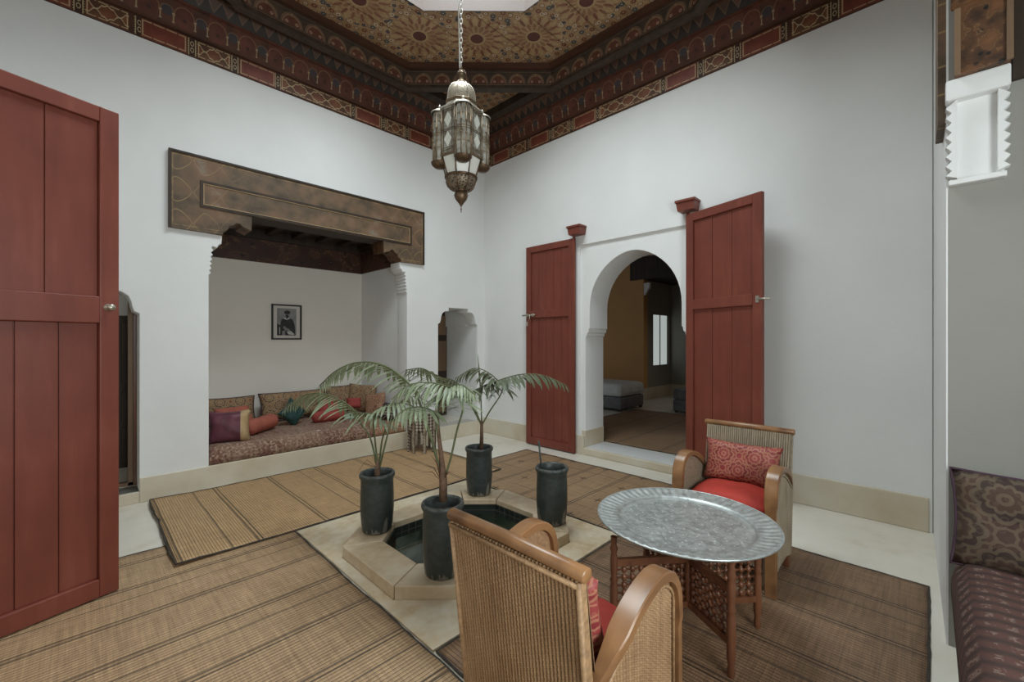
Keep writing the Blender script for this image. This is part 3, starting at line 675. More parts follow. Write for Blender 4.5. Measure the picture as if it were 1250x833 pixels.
# frieze round the court
walls = [('A', (CX, YA, 0), (1, 0, 0), 2.55), ('B', (XB, CY, 0), (0, -1, 0), 2.56), ('C', (XA0, CY, 0), (0, 1, 0), 2.56), ('D', (CX, -0.03, 0), (-1, 0, 0), 2.55)]
lay = [(0, 'panel_lat2', 0.78)] + [(s * o, t, w) for s in (-1, 1) for o, t, w in ((0.615, 'panel_red', 0.33), (0.995, 'panel_lat', 0.27), (1.375, 'panel_red', 0.33), (1.755, 'panel_lat', 0.27), (2.135, 'panel_red', 0.33), (2.45, 'panel_lat', 0.16))]
def band(name, L, prof, z0, mtx, mat):
    """prof: list of (inset, z); local x along wall, y = into the wall, z up"""
    mbb = MB(); n = len(prof)
    vs = [(-(L - o), -o, z - z0) for o, z in prof] + [((L - o), -o, z - z0) for o, z in prof]
    mbb.add(vs, [(i, n + i, n + i + 1, i + 1) for i in range(n - 1)])
    m2 = mtx @ Matrix.Translation((0, 0, z0)); return struct(name, mbb, mat, mtx=m2)
for ti, (nm, o, ux, L) in enumerate(walls):
    uy = Vector((0, 0, 1)).cross(Vector(ux)); m = frame(o, ux, uy)       # y into the wall
    b1 = band('trim_1', L, [(0.0, 4.172), (0.012, 4.172), (0.012, 4.352), (0.045, 4.352), (0.045, 4.372), (0.02, 4.372)], 4.172, m, 'frame_brown')
    for off, t, w in lay:
        if nm == 'A': off = off - 0.07
        if abs(off) + w / 2 > L - 0.02: continue
        p = obj('painted_panel', MB().box(-w / 2, w / 2, -0.006, 0.006, -0.082, 0.082), t, None, bevel=0.0)
        p.parent = b1; p.location = (off, -0.016, 0.088)
    for off in [s * v for s in (-1, 1) for v in (0.42, 0.82, 1.17, 1.55, 1.93, 2.335)]:
        if nm == 'A': off -= 0.07
        p = obj('interlace_panel', MB().box(-0.036, 0.036, -0.004, 0.004, -0.080, 0.080), 'knot', None); p.parent = b1; p.location = (off, -0.014, 0.088)
    band('trim_2', L, [(0.02, 4.372), (0.055, 4.60), (0.075, 4.60), (0.075, 4.625)], 4.372, m, 'arcade')
    band('trim_3', L, [(0.075, 4.625), (0.13, 4.745), (0.15, 4.745), (0.15, 4.765)], 4.625, m, 'zig')
    band('trim_4', L, [(0.15, 4.765), (0.20, 4.82), (0.20, ZC + 0.02)], 4.765, m, 'darkwood')
# octagonal ring beam under the painted ceiling
AB = 2.155; TH = 0.11
for k in range(8):
    a = k * PI / 4; nrm = Vector((math.cos(a), math.sin(a), 0)); ux = Vector((math.sin(a), -math.cos(a), 0))
    o = Vector((CX, CY, 0)) + nrm * AB; m = frame(o, ux, nrm) @ Matrix.Translation((0, 0, 4.635))
    h0 = AB * math.tan(PI / 8); h1 = (AB + TH) * math.tan(PI / 8)
    mbb = MB(); mbb.prism([(-h0, 0), (h0, 0), (h1, TH), (-h1, TH)], 0, 0.29)
    rb = struct('trim_5', mbb, 'beam', mtx=m)
    hm = (AB - 0.045) * math.tan(PI / 8)
    mm = obj('red_molding', MB().prism([(-hm, -0.045), (hm, -0.045), (h0, 0), (-h0, 0)], 0.215, 0.288), 'frame_brown'); mm.parent = rb
    hm = (AB - 0.02) * math.tan(PI / 8)
    mm = obj('lower_molding', MB().prism([(-hm, -0.02), (hm, -0.02), (h0, 0), (-h0, 0)], -0.012, 0.02), 'darkwood'); mm.parent = rb
# rooms behind niches
mb = MB()
mb.box(3.50, 3.612, YA + 0.24, 5.9, 0, 2.2); mb.box(4.357, 4.47, YA + 0.03, 5.9, 0, 1.69); mb.box(4.32, 4.47, YA + 0.24, 5.9, 1.69, 2.2); mb.box(3.5, 4.47, 5.86, 5.95, 0, 2.2); mb.box(3.5, 4.47, YA + 0.24, 5.9, 1.95, 2.2)
struct('wall_niche_right', mb, 'plaster'); struct('floor_niche_right', MB().box(3.614, 4.36, YA + 0.02, 5.86, 0.0, 0.2), 'floor')
mb = MB(); mb.box(-1.5, -0.9, YA + 0.24, 7, 0, 2.6); mb.box(0.75, 0.86, YA + 0.24, 7, 0, 2.6); mb.box(-1.2, 0.8, 6.6, 6.7, 0, 2.6)
struct('wall_niche_left', mb, 'plaster'); struct('ceiling_niche_left', MB().box(-1.2, 0.8, YA + 0.24, 6.7, 2.5, 2.6), 'darkwood')
struct('floor_niche_left', MB().box(-1.2, 0.75, YA + 0.02, 6.6, 0.0, 0.1), 'floor')
# bedroom seen through the arch
BX = 9.04
struct('floor_bedroom', MB().box(XB + 0.44, 10.6, 0.0, 7.2, -0.1, 0.088), 'floor')
mb = MB(); mb.box(BX, BX + 0.2, 4.66, 7.2, 0, 4); mb.box(BX, BX + 0.2, 0.0, 2.4, 0, 4); mb.box(BX, BX + 0.2, 2.4, 4.66, 2.95, 4)
struct('wall_bedroom', mb, 'ochre')
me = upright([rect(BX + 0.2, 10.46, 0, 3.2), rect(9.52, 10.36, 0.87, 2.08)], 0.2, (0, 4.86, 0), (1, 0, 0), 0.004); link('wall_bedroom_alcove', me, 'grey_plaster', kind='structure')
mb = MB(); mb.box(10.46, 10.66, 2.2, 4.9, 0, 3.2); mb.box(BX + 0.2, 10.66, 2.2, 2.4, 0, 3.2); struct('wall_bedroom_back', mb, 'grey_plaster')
mb = MB(); mb.box(XB + 0.44, BX + 0.2, 7.2, 7.3, 0, 4); mb.box(XB + 0.44, BX + 0.2, -0.1, 0.0, 0, 4); struct('wall_bedroom_side', mb, 'ochre')
struct('ceiling_bedroom', MB().box(XB + 0.44, BX + 0.2, -0.1, 7.3, 3.9, 4.0), 'darkwood'); struct('ceiling_bedroom_alcove', MB().box(BX + 0.0, 10.66, 2.2, 4.86, 2.86, 3.0), 'darkwood')
mb = MB(); mb.box(BX - 0.014, BX, 4.66, 7.2, 0.088, 0.36); mb.box(BX, 10.46, 4.646, 4.66, 0.088, 0.36); mb.box(10.446, 10.46, 2.4, 4.646, 0.088, 0.36); struct('baseboard_bedroom', mb, 'cream')
mb = MB().box(BX - 0.04, BX, 2.1, 4.98, 2.86, 3.7); struct('trim_bedroom', mb, 'darkwood')
w = struct('window_1', MB().box(9.52, 10.36, 4.70, 4.71, 0.87, 2.08), 'window')
mb = MB()
for a_ in (9.52, 9.92, 10.33): mb.box(a_, a_ + 0.03, 4.685, 4.70, 0.87, 2.08)
obj('window_frame', mb, 'grey_plaster', w)
struct('trim_corbel', MB().prism([(0, 0), (0.02, 0.0), (0.03, 0.03), (0.05, 0.035), (0.06, 0.07), (0.08, 0.08), (0.09, 0.13), (0.13, 0.15), (0.14, 0.28), (0, 0.28)], -0.08, 0.0, 0, frame((BX + 0.01, 4.66, 2.5), (0, -1, 0), (0, 0, 1))), 'plaster')

# ---------------------------------------------------------------- painted lintel panels
def lintel(x0, x1, origin, ux, label, a0=AL0, a1=AL1, floating=False):
    """local x along the wall, y up"""
    t = thing('painted_lintel', label, 'lintel', (0, 0, 0))
    low = [(x0, 2.505), (a0 + 0.11, 2.505)] + muq(a0, 1) + muq(a1, -1)[::-1] + [(a1 - 0.11, 2.505), (x1, 2.505), (x1, 3.235), (x0, 3.235)]
    cxm = (x0 + x1) / 2
    lc = [(x - cxm, z - 2.87) for x, z in low]
    me = plate_mesh([lc], 0.035, 0.003); o = link('lintel_board', me, 'lintel', t)
    m = frame(origin, ux, (0, 0, 1)) @ Matrix.Translation((cxm, 2.87, 0))
    me.transform(Matrix(((1, 0, 0, 0), (0, 0, -1, 0), (0, 1, 0, 0), (0, 0, 0, 1))))     # stand it up in its own frame
    fr = frame(origin, ux, Vector((0, 0, 1)).cross(Vector(ux))) @ Matrix.Translation((cxm, 0, 2.87)); o.matrix_world = fr
    def molding(name, xa, xb, za, zb, w, d, mat):
        mbm = MB()
        for q in ((xa, xb, za, za + w), (xa, xb, zb - w, zb), (xa, xa + w, za + w, zb - w), (xb - w, xb, za + w, zb - w)): mbm.box(q[0], q[1], -0.035 - d, -0.034, q[2], q[3])
        k = obj(name, mbm, mat, t); k.matrix_world = frame(origin, ux, Vector((0, 0, 1)).cross(Vector(ux)))
    molding('outer_molding', x0, x1, 2.505 + 0.0, 3.235, 0.0, 0, 'darkwood') if False else None
    molding('inner_molding', a0 - 0.075, a1 + 0.045, 2.745, 3.00, 0.022, 0.012, 'darkwood')
    molding('gilt_line', a0 - 0.050, a1 + 0.020, 2.770, 2.975, 0.006, 0.008, 'goldcloth')
    mbm = MB()
    mbm.box(x0, x1, -0.048, -0.034, 3.215, 3.235); mbm.box(x0, x0 + 0.02, -0.046, -0.034, 2.505, 3.215); mbm.box(x1 - 0.02, x1, -0.046, -0.034, 2.505, 3.215)
    k = obj('edge_molding', mbm, 'darkwood', t); k.matrix_world = frame(origin, ux, Vector((0, 0, 1)).cross(Vector(ux)))
    return t
lt = lintel(0.571, 3.351, (0, YA + 0.0, 0), (1, 0, 0), 'long worn brown painted wooden lintel board above the cushioned alcove')
# wooden soffit behind the lintel board, bridging the wall thickness
struct('trim_soffit', MB().box(AL0 + 0.002, AL1 - 0.002, YA + 0.001, YA + 0.27, 2.743, 2.90), 'darkwood')
for xx, s_ in ((AL0, 1), (AL1, -1)):
    poly = [(xx + s_ * 0.1, 2.508)] + [(a_, b_ + 0.003) for a_, b_ in muq(xx, s_)[:-1]] + [(xx + s_ * 0.365, 2.742), (xx + s_ * 0.002, 2.742), (xx + s_ * 0.002, 2.508)]
    me = upright([poly], 0.25, (0, YA + 0.252, 0), (1, 0, 0)); link('trim_corbel_wood', me, 'carved_wood', kind='structure')

# near alcove lintel, carved wood and plaster corbels at the right edge of the view
def near_piece(name, x0, x1, y0, y1, z0, z1, mat, **k): return struct(name, MB().box(x0, x1, y0, y1, z0, z1), mat, **k)
t = thing('painted_lintel', 'dark painted lintel board seen edge-on at the right edge of the photo', 'lintel')
obj('lintel_board', MB().box(UJ - 0.3, UE + 0.2, -0.028, 0.0, TOPN, 3.85), 'lintel', t).matrix_world = frame(dor, ddir, Vector((0, 0, 1)).cross(ddir))
obj('end_board', MB().box(UJ - 0.3, UJ - 0.0, -0.028, 0.0, 2.50, TOPN), 'lintel', t).matrix_world = frame(dor, ddir, Vector((0, 0, 1)).cross(ddir))
t = thing('carved_corbel', 'carved painted wood block resting on the white plaster corbel at right', 'corbel', (XJ, -0.17, 2.66))
obj('block', MB().box(-0.10, -0.004, -0.085, 0.085, 0.0, 0.60), 'carved_wood', t, bevel=0.006)
obj('top_scroll', MB().prism([(-0.17, 0.40), (-0.15, 0.34), (-0.095, 0.30), (-0.095, 0.58), (-0.20, 0.58)], -0.1, 0.1, 0, frame((0, 0, 0), (1, 0, 0), (0, 0, 1))), 'carved_wood', t, bevel=0.006)
for s_ in (-1, 1): obj('side_molding', MB().box(-0.112, -0.10, s_ * 0.078 - 0.01, s_ * 0.078 + 0.01, 0.0, 0.30), 'midwood', t)
t = thing('plaster_corbel', 'white scalloped plaster corbel with a sunk panel at the right edge', 'corbel', (XJ, -0.155, 2.19))
obj('back_plate', MB().box(-0.02, -0.004, -0.085, 0.085, 0.0, 0.47), 'plaster', t, bevel=0.004)
obj('cap', MB().box(-0.075, -0.004, -0.10, 0.10, 0.375, 0.47), 'plaster', t, bevel=0.008)
for s_ in (-1, 1):
    pr = [(s_ * 0.062, 0.015), (s_ * 0.062, 0.38)] + [q for i in range(8)[::-1] for q in ((s_ * 0.080, 0.022 + i * 0.045 + 0.030), (s_ * 0.100, 0.020 + i * 0.045 + 0.012))]
    me = upright([pr], 0.05, (-0.055, 0, 0), (0, 1, 0), 0.003); link('scalloped_rib', me, 'plaster', t)
obj('base_lip', MB().box(-0.05, -0.004, -0.09, 0.09, -0.012, 0.012), 'plaster', t, bevel=0.004)
struct('trim_near', MB().box(XJ - 0.03, XJ - 0.003, -1.5, -0.262, 2.60, 3.39), 'darkwood')

# ---------------------------------------------------------------- door leaves
def door_leaf(label, w, h, midz, nup, ndn, loc, rz, face=1, group='open red plank door leaves', hardware='bolt', midw=0.10):
    """hinge at local x=0, leaf towards +x, visible framed face towards -y"""
    t = thing('door_leaf', label, 'door', loc, rz, group); th = 0.045; f = 0.022; st = 0.085
    z0 = 0.016
    def bd(n, x0, x1, a, b, y0=-th / 2 - f * 0, y1=th / 2): return obj(n, MB().box(x0, x1, y0, y1, a, b), 'red', t, bevel=0.005)
    obj('stile', MB().box(0, st, -th / 2, th / 2, z0, h), 'red', t, bevel=0.005); obj('stile', MB().box(w - st, w, -th / 2, th / 2, z0, h), 'red', t, bevel=0.005)
    obj('top_rail', MB().box(st, w - st, -th / 2, th / 2, h - 0.085, h), 'red', t, bevel=0.005)
    obj('bottom_rail', MB().box(st, w - st, -th / 2, th / 2, z0, z0 + 0.10), 'red', t, bevel=0.005)
    obj('middle_rail', MB().box(st, w - st, -th / 2 - 0.004, th / 2, midz - midw / 2, midz + midw / 2), 'red', t, bevel=0.005)
    for n, a, b in ((nup, midz + midw / 2, h - 0.085), (ndn, z0 + 0.10, midz - midw / 2)):
        ww = (w - 2 * st) / n
        for i in range(n):
            obj('plank', MB().box(st + i * ww + 0.002, st + (i + 1) * ww - 0.002, -th / 2 + f + 0.002 * (i % 2), th / 2 - 0.006, a, b), 'red', t, bevel=0.003)
    if hardware == 'bolt':
        bt = obj('bolt', MB().cyl((w - 0.18, -th / 2 - 0.018, midz - 0.01), (w + 0.05, -th / 2 - 0.018, midz - 0.01), 0.011, 8), 'steel', t)
        mbb = MB()
        for q in (0.15, 0.04): mbb.box(w - q - 0.012, w - q + 0.012, -th / 2 - 0.034, -th / 2, midz - 0.032, midz + 0.012)
        mbb.cyl((w - 0.10, -th / 2 - 0.03, midz), (w - 0.09, -th / 2 - 0.035, midz - 0.10), 0.006, 6); obj('bolt_keep', mbb, 'steel', bt)
        obj('keyhole_plate', MB().box(w - 0.035, w - 0.010, -th / 2 - 0.004, -th / 2, midz - 0.16, midz - 0.10), 'steel', t)
    elif hardware == 'knob':
        k = MB(); k.lathe([(0.001, -0.055), (0.012, -0.054), (0.019, -0.044), (0.016, -0.034), (0.008, -0.028), (0.009, -0.012), (0.020, -0.006), (0.020, 0)], 16, 0, Matrix.Translation((w - 0.05, -th / 2, midz + 0.015)) @ Matrix.Rotation(R(-90), 4, 'X'))
        obj('knob', k, 'steel', t, label='small round worn metal knob')
    else:
        k = MB(); k.cyl((w - 0.03, -th / 2 - 0.006, midz), (w + 0.07, -th / 2 + 0.02, midz), 0.010, 8); k.box(w - 0.05, w - 0.02, -th / 2 - 0.008, -th / 2, midz - 0.03, midz + 0.03); obj('bolt', k, 'steel', t)
    obj('backing_board', MB().box(st - 0.01, w - st + 0.01, -th / 2 + f + 0.012, th / 2 - 0.004, z0 + 0.05, h - 0.05), 'red', t)
    obj('pivot_post', MB().cyl((0.012, 0, 0.0), (0.012, 0, h + 0.02), 0.016, 10), 'red', t)
    return t
door_leaf('tall open red plank door leaf filling the left edge of the photo', 0.80, 2.765, 1.625, 3, 4, (-0.609, 3.105, 0), math.atan2(3.355 - 3.105, 0.15 + 0.609), hardware='knob', midw=0.15)
# leaf left of the arch: hinge at y=3.22, lies back along the wall towards the corner; framed face to the court (-x)
def leaf_on_b(label, yh, xo, yo, w, hardware, nup, ndn, mid=1.82):
    d = math.atan2(yo - yh, xo - 4.44); t = door_leaf(label, w, 2.765, mid, nup, ndn, (4.44, yh, 0), d, hardware=hardware)
    return t
def mirror_leaf(t):
    t.scale = (1, -1, 1); return t
la = leaf_on_b('open red plank door leaf left of the white arch with a sliding bolt', 3.235, 4.43, 4.055, 0.82, 'bolt', 5, 5)
lb = leaf_on_b('open red plank door leaf right of the white arch behind the far armchair', 1.80, 4.20, 1.05, 0.80, 'stub', 3, 3)
# rotation puts local -y towards +x for the first leaf: swap its faces by reflecting vertices of its meshes
for t in (la,):
    for o in t.children_recursive:
        o.data.transform(Matrix.Scale(-1, 4, (0, 1, 0))); o.data.flip_normals()
for yy, lab in ((3.20, 'small red moulded door bracket above the left leaf of the arch'), (1.79, 'small red moulded door bracket above the right leaf of the arch')):
    t = thing('door_bracket', lab, 'bracket', (4.5, yy, 2.80))
    obj('block', MB().box(-0.13, 0.0, -0.085, 0.085, 0.0, 0.085, taper=-0.012), 'red', t, bevel=0.004)
    obj('cornice', MB().box(-0.155, 0.0, -0.105, 0.105, 0.085, 0.112), 'red', t, bevel=0.004)
# dark door behind the right niche, and the wooden door of the left niche
t = thing('niche_door', 'narrow dark wooden door deep in the niche beside the corner', 'door', (3.985, 5.83, 0.2))
obj('door_board', MB().box(-0.37, 0.37, 0, 0.028, 0, 1.74), 'darkwood', t)
for z in (0.06, 0.75, 1.35): obj('panel', MB().box(-0.25, 0.35, -0.014, 0.0, z, z + 0.5 if z < 1.3 else z + 0.32), 'midwood', t, bevel=0.01)
# darker leaf standing just inside the opening on the left
t = thing('niche_door', 'dark carved wooden door leaf at the left jamb of the corner niche', 'door', (3.64, 5.32, 0.2))
obj('leaf_board', MB().box(0.0, 0.17, 0, 0.04, 0, 1.70), 'darkwood', t, bevel=0.004)
for i in range(9): obj('carved_boss', MB().lathe([(0.001, -0.014), (0.02, -0.012), (0.04, -0.004), (0.045, 0)], 12, 0, Matrix.Translation((0.085, 0.0, 0.12 + i * 0.18)) @ Matrix.Rotation(R(-90), 4, 'X') @ Matrix.Scale(-1, 4, (0, 0, 1))), 'midwood', t)
t = thing('niche_door', 'dark panelled wooden door with brown frame half hidden behind the red leaf', 'door', (0.0, 5.32, 0.1))
for x0, x1 in ((0.312, 0.348),): obj('frame_post', MB().box(x0, x1, 0, 0.05, 0, 1.80), 'midwood', t)
obj('jamb_post', MB().box(0.350, 0.376, -0.02, 0.06, 0, 1.72), 'redwood', t)
obj('threshold', MB().box(-0.37, 0.372, 0, 0.06, 0, 0.03), 'midwood', t)
obj('door_board', MB().box(-0.42, 0.748, 0.34, 0.37, 0.10, 1.60), 'darkwood', t)
for i in range(3):
    for z, hh in ((0.15, 0.35), (0.56, 0.30), (0.93, 0.60)): obj('panel', MB().box(-0.36 + i * 0.32, -0.08 + i * 0.32, 0.318, 0.34, z, z + hh), 'darkwood', t, bevel=0.008)

# ---------------------------------------------------------------- mats
def mat(label, x0, x1, y0, y1, z, m, jag, seed, th=0.008, name='reed_mat', curl=None, group='woven reed floor mats'):
    rr = random.Random(seed); cx, cy = (x0 + x1) / 2, (y0 + y1) / 2; hx, hy = (x1 - x0) / 2, (y1 - y0) / 2
    nx, ny = max(4, int(hx * 2 / 0.06)), max(4, int(hy * 2 / 0.06))
    def P(u, v, g=0.0):
        x = u * (hx + g); y = v * (hy + g)
        w = jag * (noise.noise(Vector((x * 2.5 + seed, y * 2.5, 0))) * 2 + noise.noise(Vector((x * 11 + seed, y * 11, 3))) * 0.7)
        x += w * (abs(u) ** 6) * (1 if u > 0 else 1); y += w * (abs(v) ** 6)
        zz = 0.002 * noise.noise(Vector((x * 3, y * 3, seed)))
        if curl: zz += curl(x + cx, y + cy)
        return x, y, zz
    vs = []; fs = []
    for j in range(ny + 1):
        for i in range(nx + 1): vs.append(P(-1 + 2 * i / nx, -1 + 2 * j / ny))
    for j in range(ny):
        for i in range(nx): a = j * (nx + 1) + i; fs.append((a, a + 1, a + nx + 2, a + nx + 1))
    mb = MB(); N = len(vs); mb.add([(x, y, q + th) for x, y, q in vs], fs, 0, True); mb.add([(x, y, q * 1) for x, y, q in vs], [f[::-1] for f in fs], 0, True)
    rim = [i for i in range(nx + 1)] + [(j + 1) * (nx + 1) - 1 for j in range(1, ny + 1)] + [ny * (nx + 1) + i for i in range(nx - 1, -1, -1)] + [j * (nx + 1) for j in range(ny - 1, 0, -1)]
    for a, b in zip(rim, rim[1:] + rim[:1]): mb.f.append([a, b, N + b, N + a]); mb.mi.append(0); mb.sm.append(False)
    t = thing(name, label, 'mat', (cx, cy, z), 0, group); obj('woven_reeds', mb, m, t)
    pts = [Vector((vs[i][0], vs[i][1], vs[i][2] + th * 0.5 + 0.002)) for i in rim]
    obj('edge_binding', MB().tube(pts, [0.006 + rr.uniform(-0.001, 0.002) for _ in pts], 6, closed=True, flat=0.8, up=(0, 0, 1)), 'binding', t)
    return t
mat('golden reed mat laid along the foot of the cushioned alcove', 0.43, 3.30, 3.42, 4.97, 0.012, 'mat_a', 0.012, 11, curl=lambda x, y: 0.012 * max(0, (0.75 - x) / 0.3) if x < 0.75 else 0.0)
mat('large brown striped reed mat on the floor in front of the big red door leaf', -0.53, 1.135, -0.06, 3.83, 0.001, 'mat_b', 0.006, 5)
mat('reed mat with small black crosses between the basin and the arch doorway', 2.83, 4.16, 1.66, 3.82, 0.001, 'mat_c', 0.008, 7)
mat('dark brown reed mat under the round tray table and the armchairs', 1.16, 3.49, 0.0, 1.63, 0.001, 'mat_d', 0.006, 9)
mat('reed mat covering the floor of the room beyond the arch', 4.98, 7.75, 0.6, 4.15, 0.089, 'mat_e', 0.004, 13)

# ---------------------------------------------------------------- fountain basin
t = thing('fountain_basin', 'low octagonal stone water basin sunk in the middle of the court', 'fountain', (0, 0, 0))
me = plate_mesh([rect(1.15, 2.81, 1.645, 3.41), OUT], 0.012, 0.002); me.transform(Matrix.Translation((0, 0, 0.0005))); link('stone_surround', me, 'stone', t)
for i in range(8):
    a, b = OUT[i], OUT[(i + 1) % 8]; c, d = IN[(i + 1) % 8], IN[i]; g_ = 0.0015
    q = [Vector(p) for p in (a, b, c, d)]; cen = sum(q, Vector((0, 0))) / 4; q = [cen + (p - cen) * (1 - g_ / 0.12) for p in q]
    obj('kerb_stone', MB().prism([tuple(p) for p in q], 0.0, 0.085 + 0.0015 * (i % 3)), 'kerb', t, bevel=0.007)
mb = MB()
for i in range(8):
    a, b = Vector(IN[i]), Vector(IN[(i + 1) % 8]); cen = Vector((fx, fy)); a2 = cen + (a - cen) * 0.975; b2 = cen + (b - cen) * 0.975
    mb.add([(a2.x, a2.y, -0.3), (b2.x, b2.y, -0.3), (b2.x, b2.y, 0.045), (a2.x, a2.y, 0.045), (a.x, a.y, 0.045), (b.x, b.y, 0.045), (a.x, a.y, -0.3), (b.x, b.y, -0.3)], [(0, 1, 2, 3), (3, 2, 5, 4), (4, 5, 7, 6)])
obj('tiled_lining', mb, 'tile', t)
cen = Vector((fx, fy)); inn = [tuple(cen + (Vector(p) - cen) * 0.975) for p in IN]
obj('tiled_bottom', MB().prism(inn, -0.28, -0.25), 'tile_floor', t)
wo = obj('water', MB().prism([tuple(cen + (Vector(p) - cen) * 0.974) for p in IN], -0.245, -0.035), 'water', t)

# ---------------------------------------------------------------- pots and palms
POTP = [(0.001, 0.0), (0.095, 0.0), (0.104, 0.012), (0.110, 0.06), (0.117, 0.16), (0.116, 0.26), (0.113, 0.345), (0.114, 0.375), (0.123, 0.388), (0.126, 0.402), (0.121, 0.416), (0.110, 0.418), (0.102, 0.408), (0.101, 0.36), (0.101, 0.10), (0.001, 0.10)]
pot_me = None
def make_pot(parent, lean=0):
    global pot_me
    if pot_me is None: pot_me = fixn(MB().lathe(POTP, 40).mesh('pot')); pot_me.materials.append(M['pot'])
    o = bpy.data.objects.new('pot', pot_me); C.objects.link(o); o.parent = parent
    s_ = MB(); s_.lathe([(0.100, 0.35), (0.05, 0.362), (0.001, 0.366)], 24); so = obj('soil', s_, 'soil', parent)
    return o
def leaflet_mesh(L, w, droop, fold=0.35):
    """blade along +x, hanging by droop; two halves folded about the midrib"""
    n = 5; vs = []; fs = []
    for i in range(n + 1):
        s_ = i / n; x = L * s_; z = -droop * L * s_ * s_; hw = w * (math.sin(PI * min(1, s_ * 0.93 + 0.07)) ** 0.7) * 0.5 + 0.0004
        vs += [(x, -hw, z + hw * fold), (x, 0, z), (x, hw, z + hw * fold)]
    for i in range(n): a = i * 3; fs += [(a, a + 3, a + 4, a + 1), (a + 1, a + 4, a + 5, a + 2)]
    m = MB(); m.add(vs, fs, 0, True); return m.mesh('leaflet')
LEAF = {}
def frond(parent, base, pts, L, pairs, mats='leaf', start=0.35, w=0.016, down=0.6, seed=0, stemr=0.006, droop=0.35):
    """pts are world points of the rachis; base of the plant at world 'base' """
    rr = random.Random(seed); path = smooth_path([Vector(p) - Vector(base) for p in pts], 8); n = len(path)
    st = MB().tube(path, [stemr * (1 - 0.75 * i / n) + 0.0012 for i in range(n)], 7)
    fo = obj('frond', st, 'stem', parent)
    cum = [0]
    for i in range(1, n): cum.append(cum[-1] + (path[i] - path[i - 1]).length)
    tot = cum[-1]
    def at(s_):
        d = s_ * tot; i = 1
        while i < n - 1 and cum[i] < d: i += 1
        k = (d - cum[i - 1]) / max(1e-6, cum[i] - cum[i - 1]); return path[i - 1].lerp(path[i], k), (path[i] - path[i - 1]).normalized()
    for k in range(pairs):
        s_ = start + (1 - start) * (k + 0.3) / pairs; p, tg = at(min(s_, 0.999)); u = (k + 0.5) / pairs
        ln = L * 1.12 * (0.45 + 0.55 * math.sin(PI * min(1, u * 0.85 + 0.22))) * rr.uniform(0.88, 1.08)
        side = tg.cross(Vector((0, 0, 1)))
        if side.length < 0.1: side = Vector((1, 0, 0))
        side.normalize(); upv = side.cross(tg)
        for sg in (-1, 1):
            a = R(60 - 32 * u) + rr.uniform(-0.1, 0.1)
            d = (tg * math.cos(a) + side * (sg * math.sin(a)) - Vector((0, 0, 1)) * (down * rr.uniform(0.6, 1.3)) + upv * 0.15).normalized()
            key = (round(droop, 2), mats, rr.randrange(3))
            if key not in LEAF:
                me = leaflet_mesh(1.0, 0.105, key[0] * (0.8 + 0.3 * key[2])); me.materials.append(M[mats]); LEAF[key] = me
            o = bpy.data.objects.new('leaflet', LEAF[key]); C.objects.link(o); o.parent = fo
            y_ = Vector((0, 0, 1)).cross(d)
            if y_.length < 0.05: y_ = side.copy()
            y_.normalize(); z_ = d.cross(y_); m = Matrix.Identity(4)
            for r_ in range(3): m[r_][0] = d[r_] * ln; m[r_][1] = y_[r_] * ln * (w * 1.5 / 0.105 / L); m[r_][2] = z_[r_] * ln; m[r_][3] = p[r_]
            o.matrix_local = m
    return fo
CO, SI = math.cos(R(44.5)), math.sin(R(44.5))
def pt(px, py, t):      # a point t metres in front of the photographer, seen at this pixel
    r_ = (px - 625) / 518; return Vector((t * (CO + SI * r_), t * (SI - CO * r_), 1.45 + (416.5 - py) / 518 * t))
KZ = 0.087
# left pot
b = Vector((1.505, 2.845, KZ)); t = thing('potted_palm', 'dark green pot with short feathery palm on the left side of the basin', 'potted plant', b, 0, 'pots around the basin')
make_pot(t); T = 3.08
tp = pt(462, 553, T)
mb = MB(); mb.tube([(0, 0, 0.34), (0.002, 0, 0.42), (0.004, 0.0, 0.50)], [0.020, 0.022, 0.010], 10); obj('trunk', mb, 'trunk', t)
frond(t, b, [pt(461, 572, T), pt(452, 535, T), pt(441, 518, T), pt(428, 497, T + 0.02), pt(400, 482, T + 0.05), pt(374, 482, T + 0.1), pt(348, 496, T + 0.15)], 0.19, 26, seed=1, start=0.34, down=0.55, w=0.015)
frond(t, b, [pt(462, 572, T), pt(458, 540, T), pt(457, 512, T - 0.05), pt(470, 496, T - 0.15), pt(495, 493, T - 0.22), pt(520, 505, T - 0.28)], 0.16, 16, seed=2, start=0.45, down=0.5, w=0.013)
frond(t, b, [pt(463, 572, T), pt(472, 535, T), pt(478, 510, T + 0.1), pt(487, 492, T + 0.2), pt(505, 484, T + 0.3), pt(522, 490, T + 0.4)], 0.15, 14, 'leaf', seed=3, start=0.5, w=0.012)
frond(t, b, [pt(462, 572, T), pt(466, 540, T), pt(470, 518, T - 0.1), pt(452, 505, T - 0.2), pt(430, 508, T - 0.25)], 0.12, 10, seed=4, start=0.55, w=0.012)
for k, (dx, dy) in enumerate(((-22, 6), (-12, -14), (8, -14), (-28, 18))): obj('dry_leaf', MB().tube([tuple(pt(461, 572, T) - b), tuple(pt(461 + dx * 0.6, 560 + dy * 0.3, T - 0.02) - b), tuple(pt(461 + dx, 566 + dy, T - 0.05) - b)], [0.004, 0.006, 0.001], 6, flat=0.3), 'leaf_dry' if k in (0, 3) else 'leaf', t)
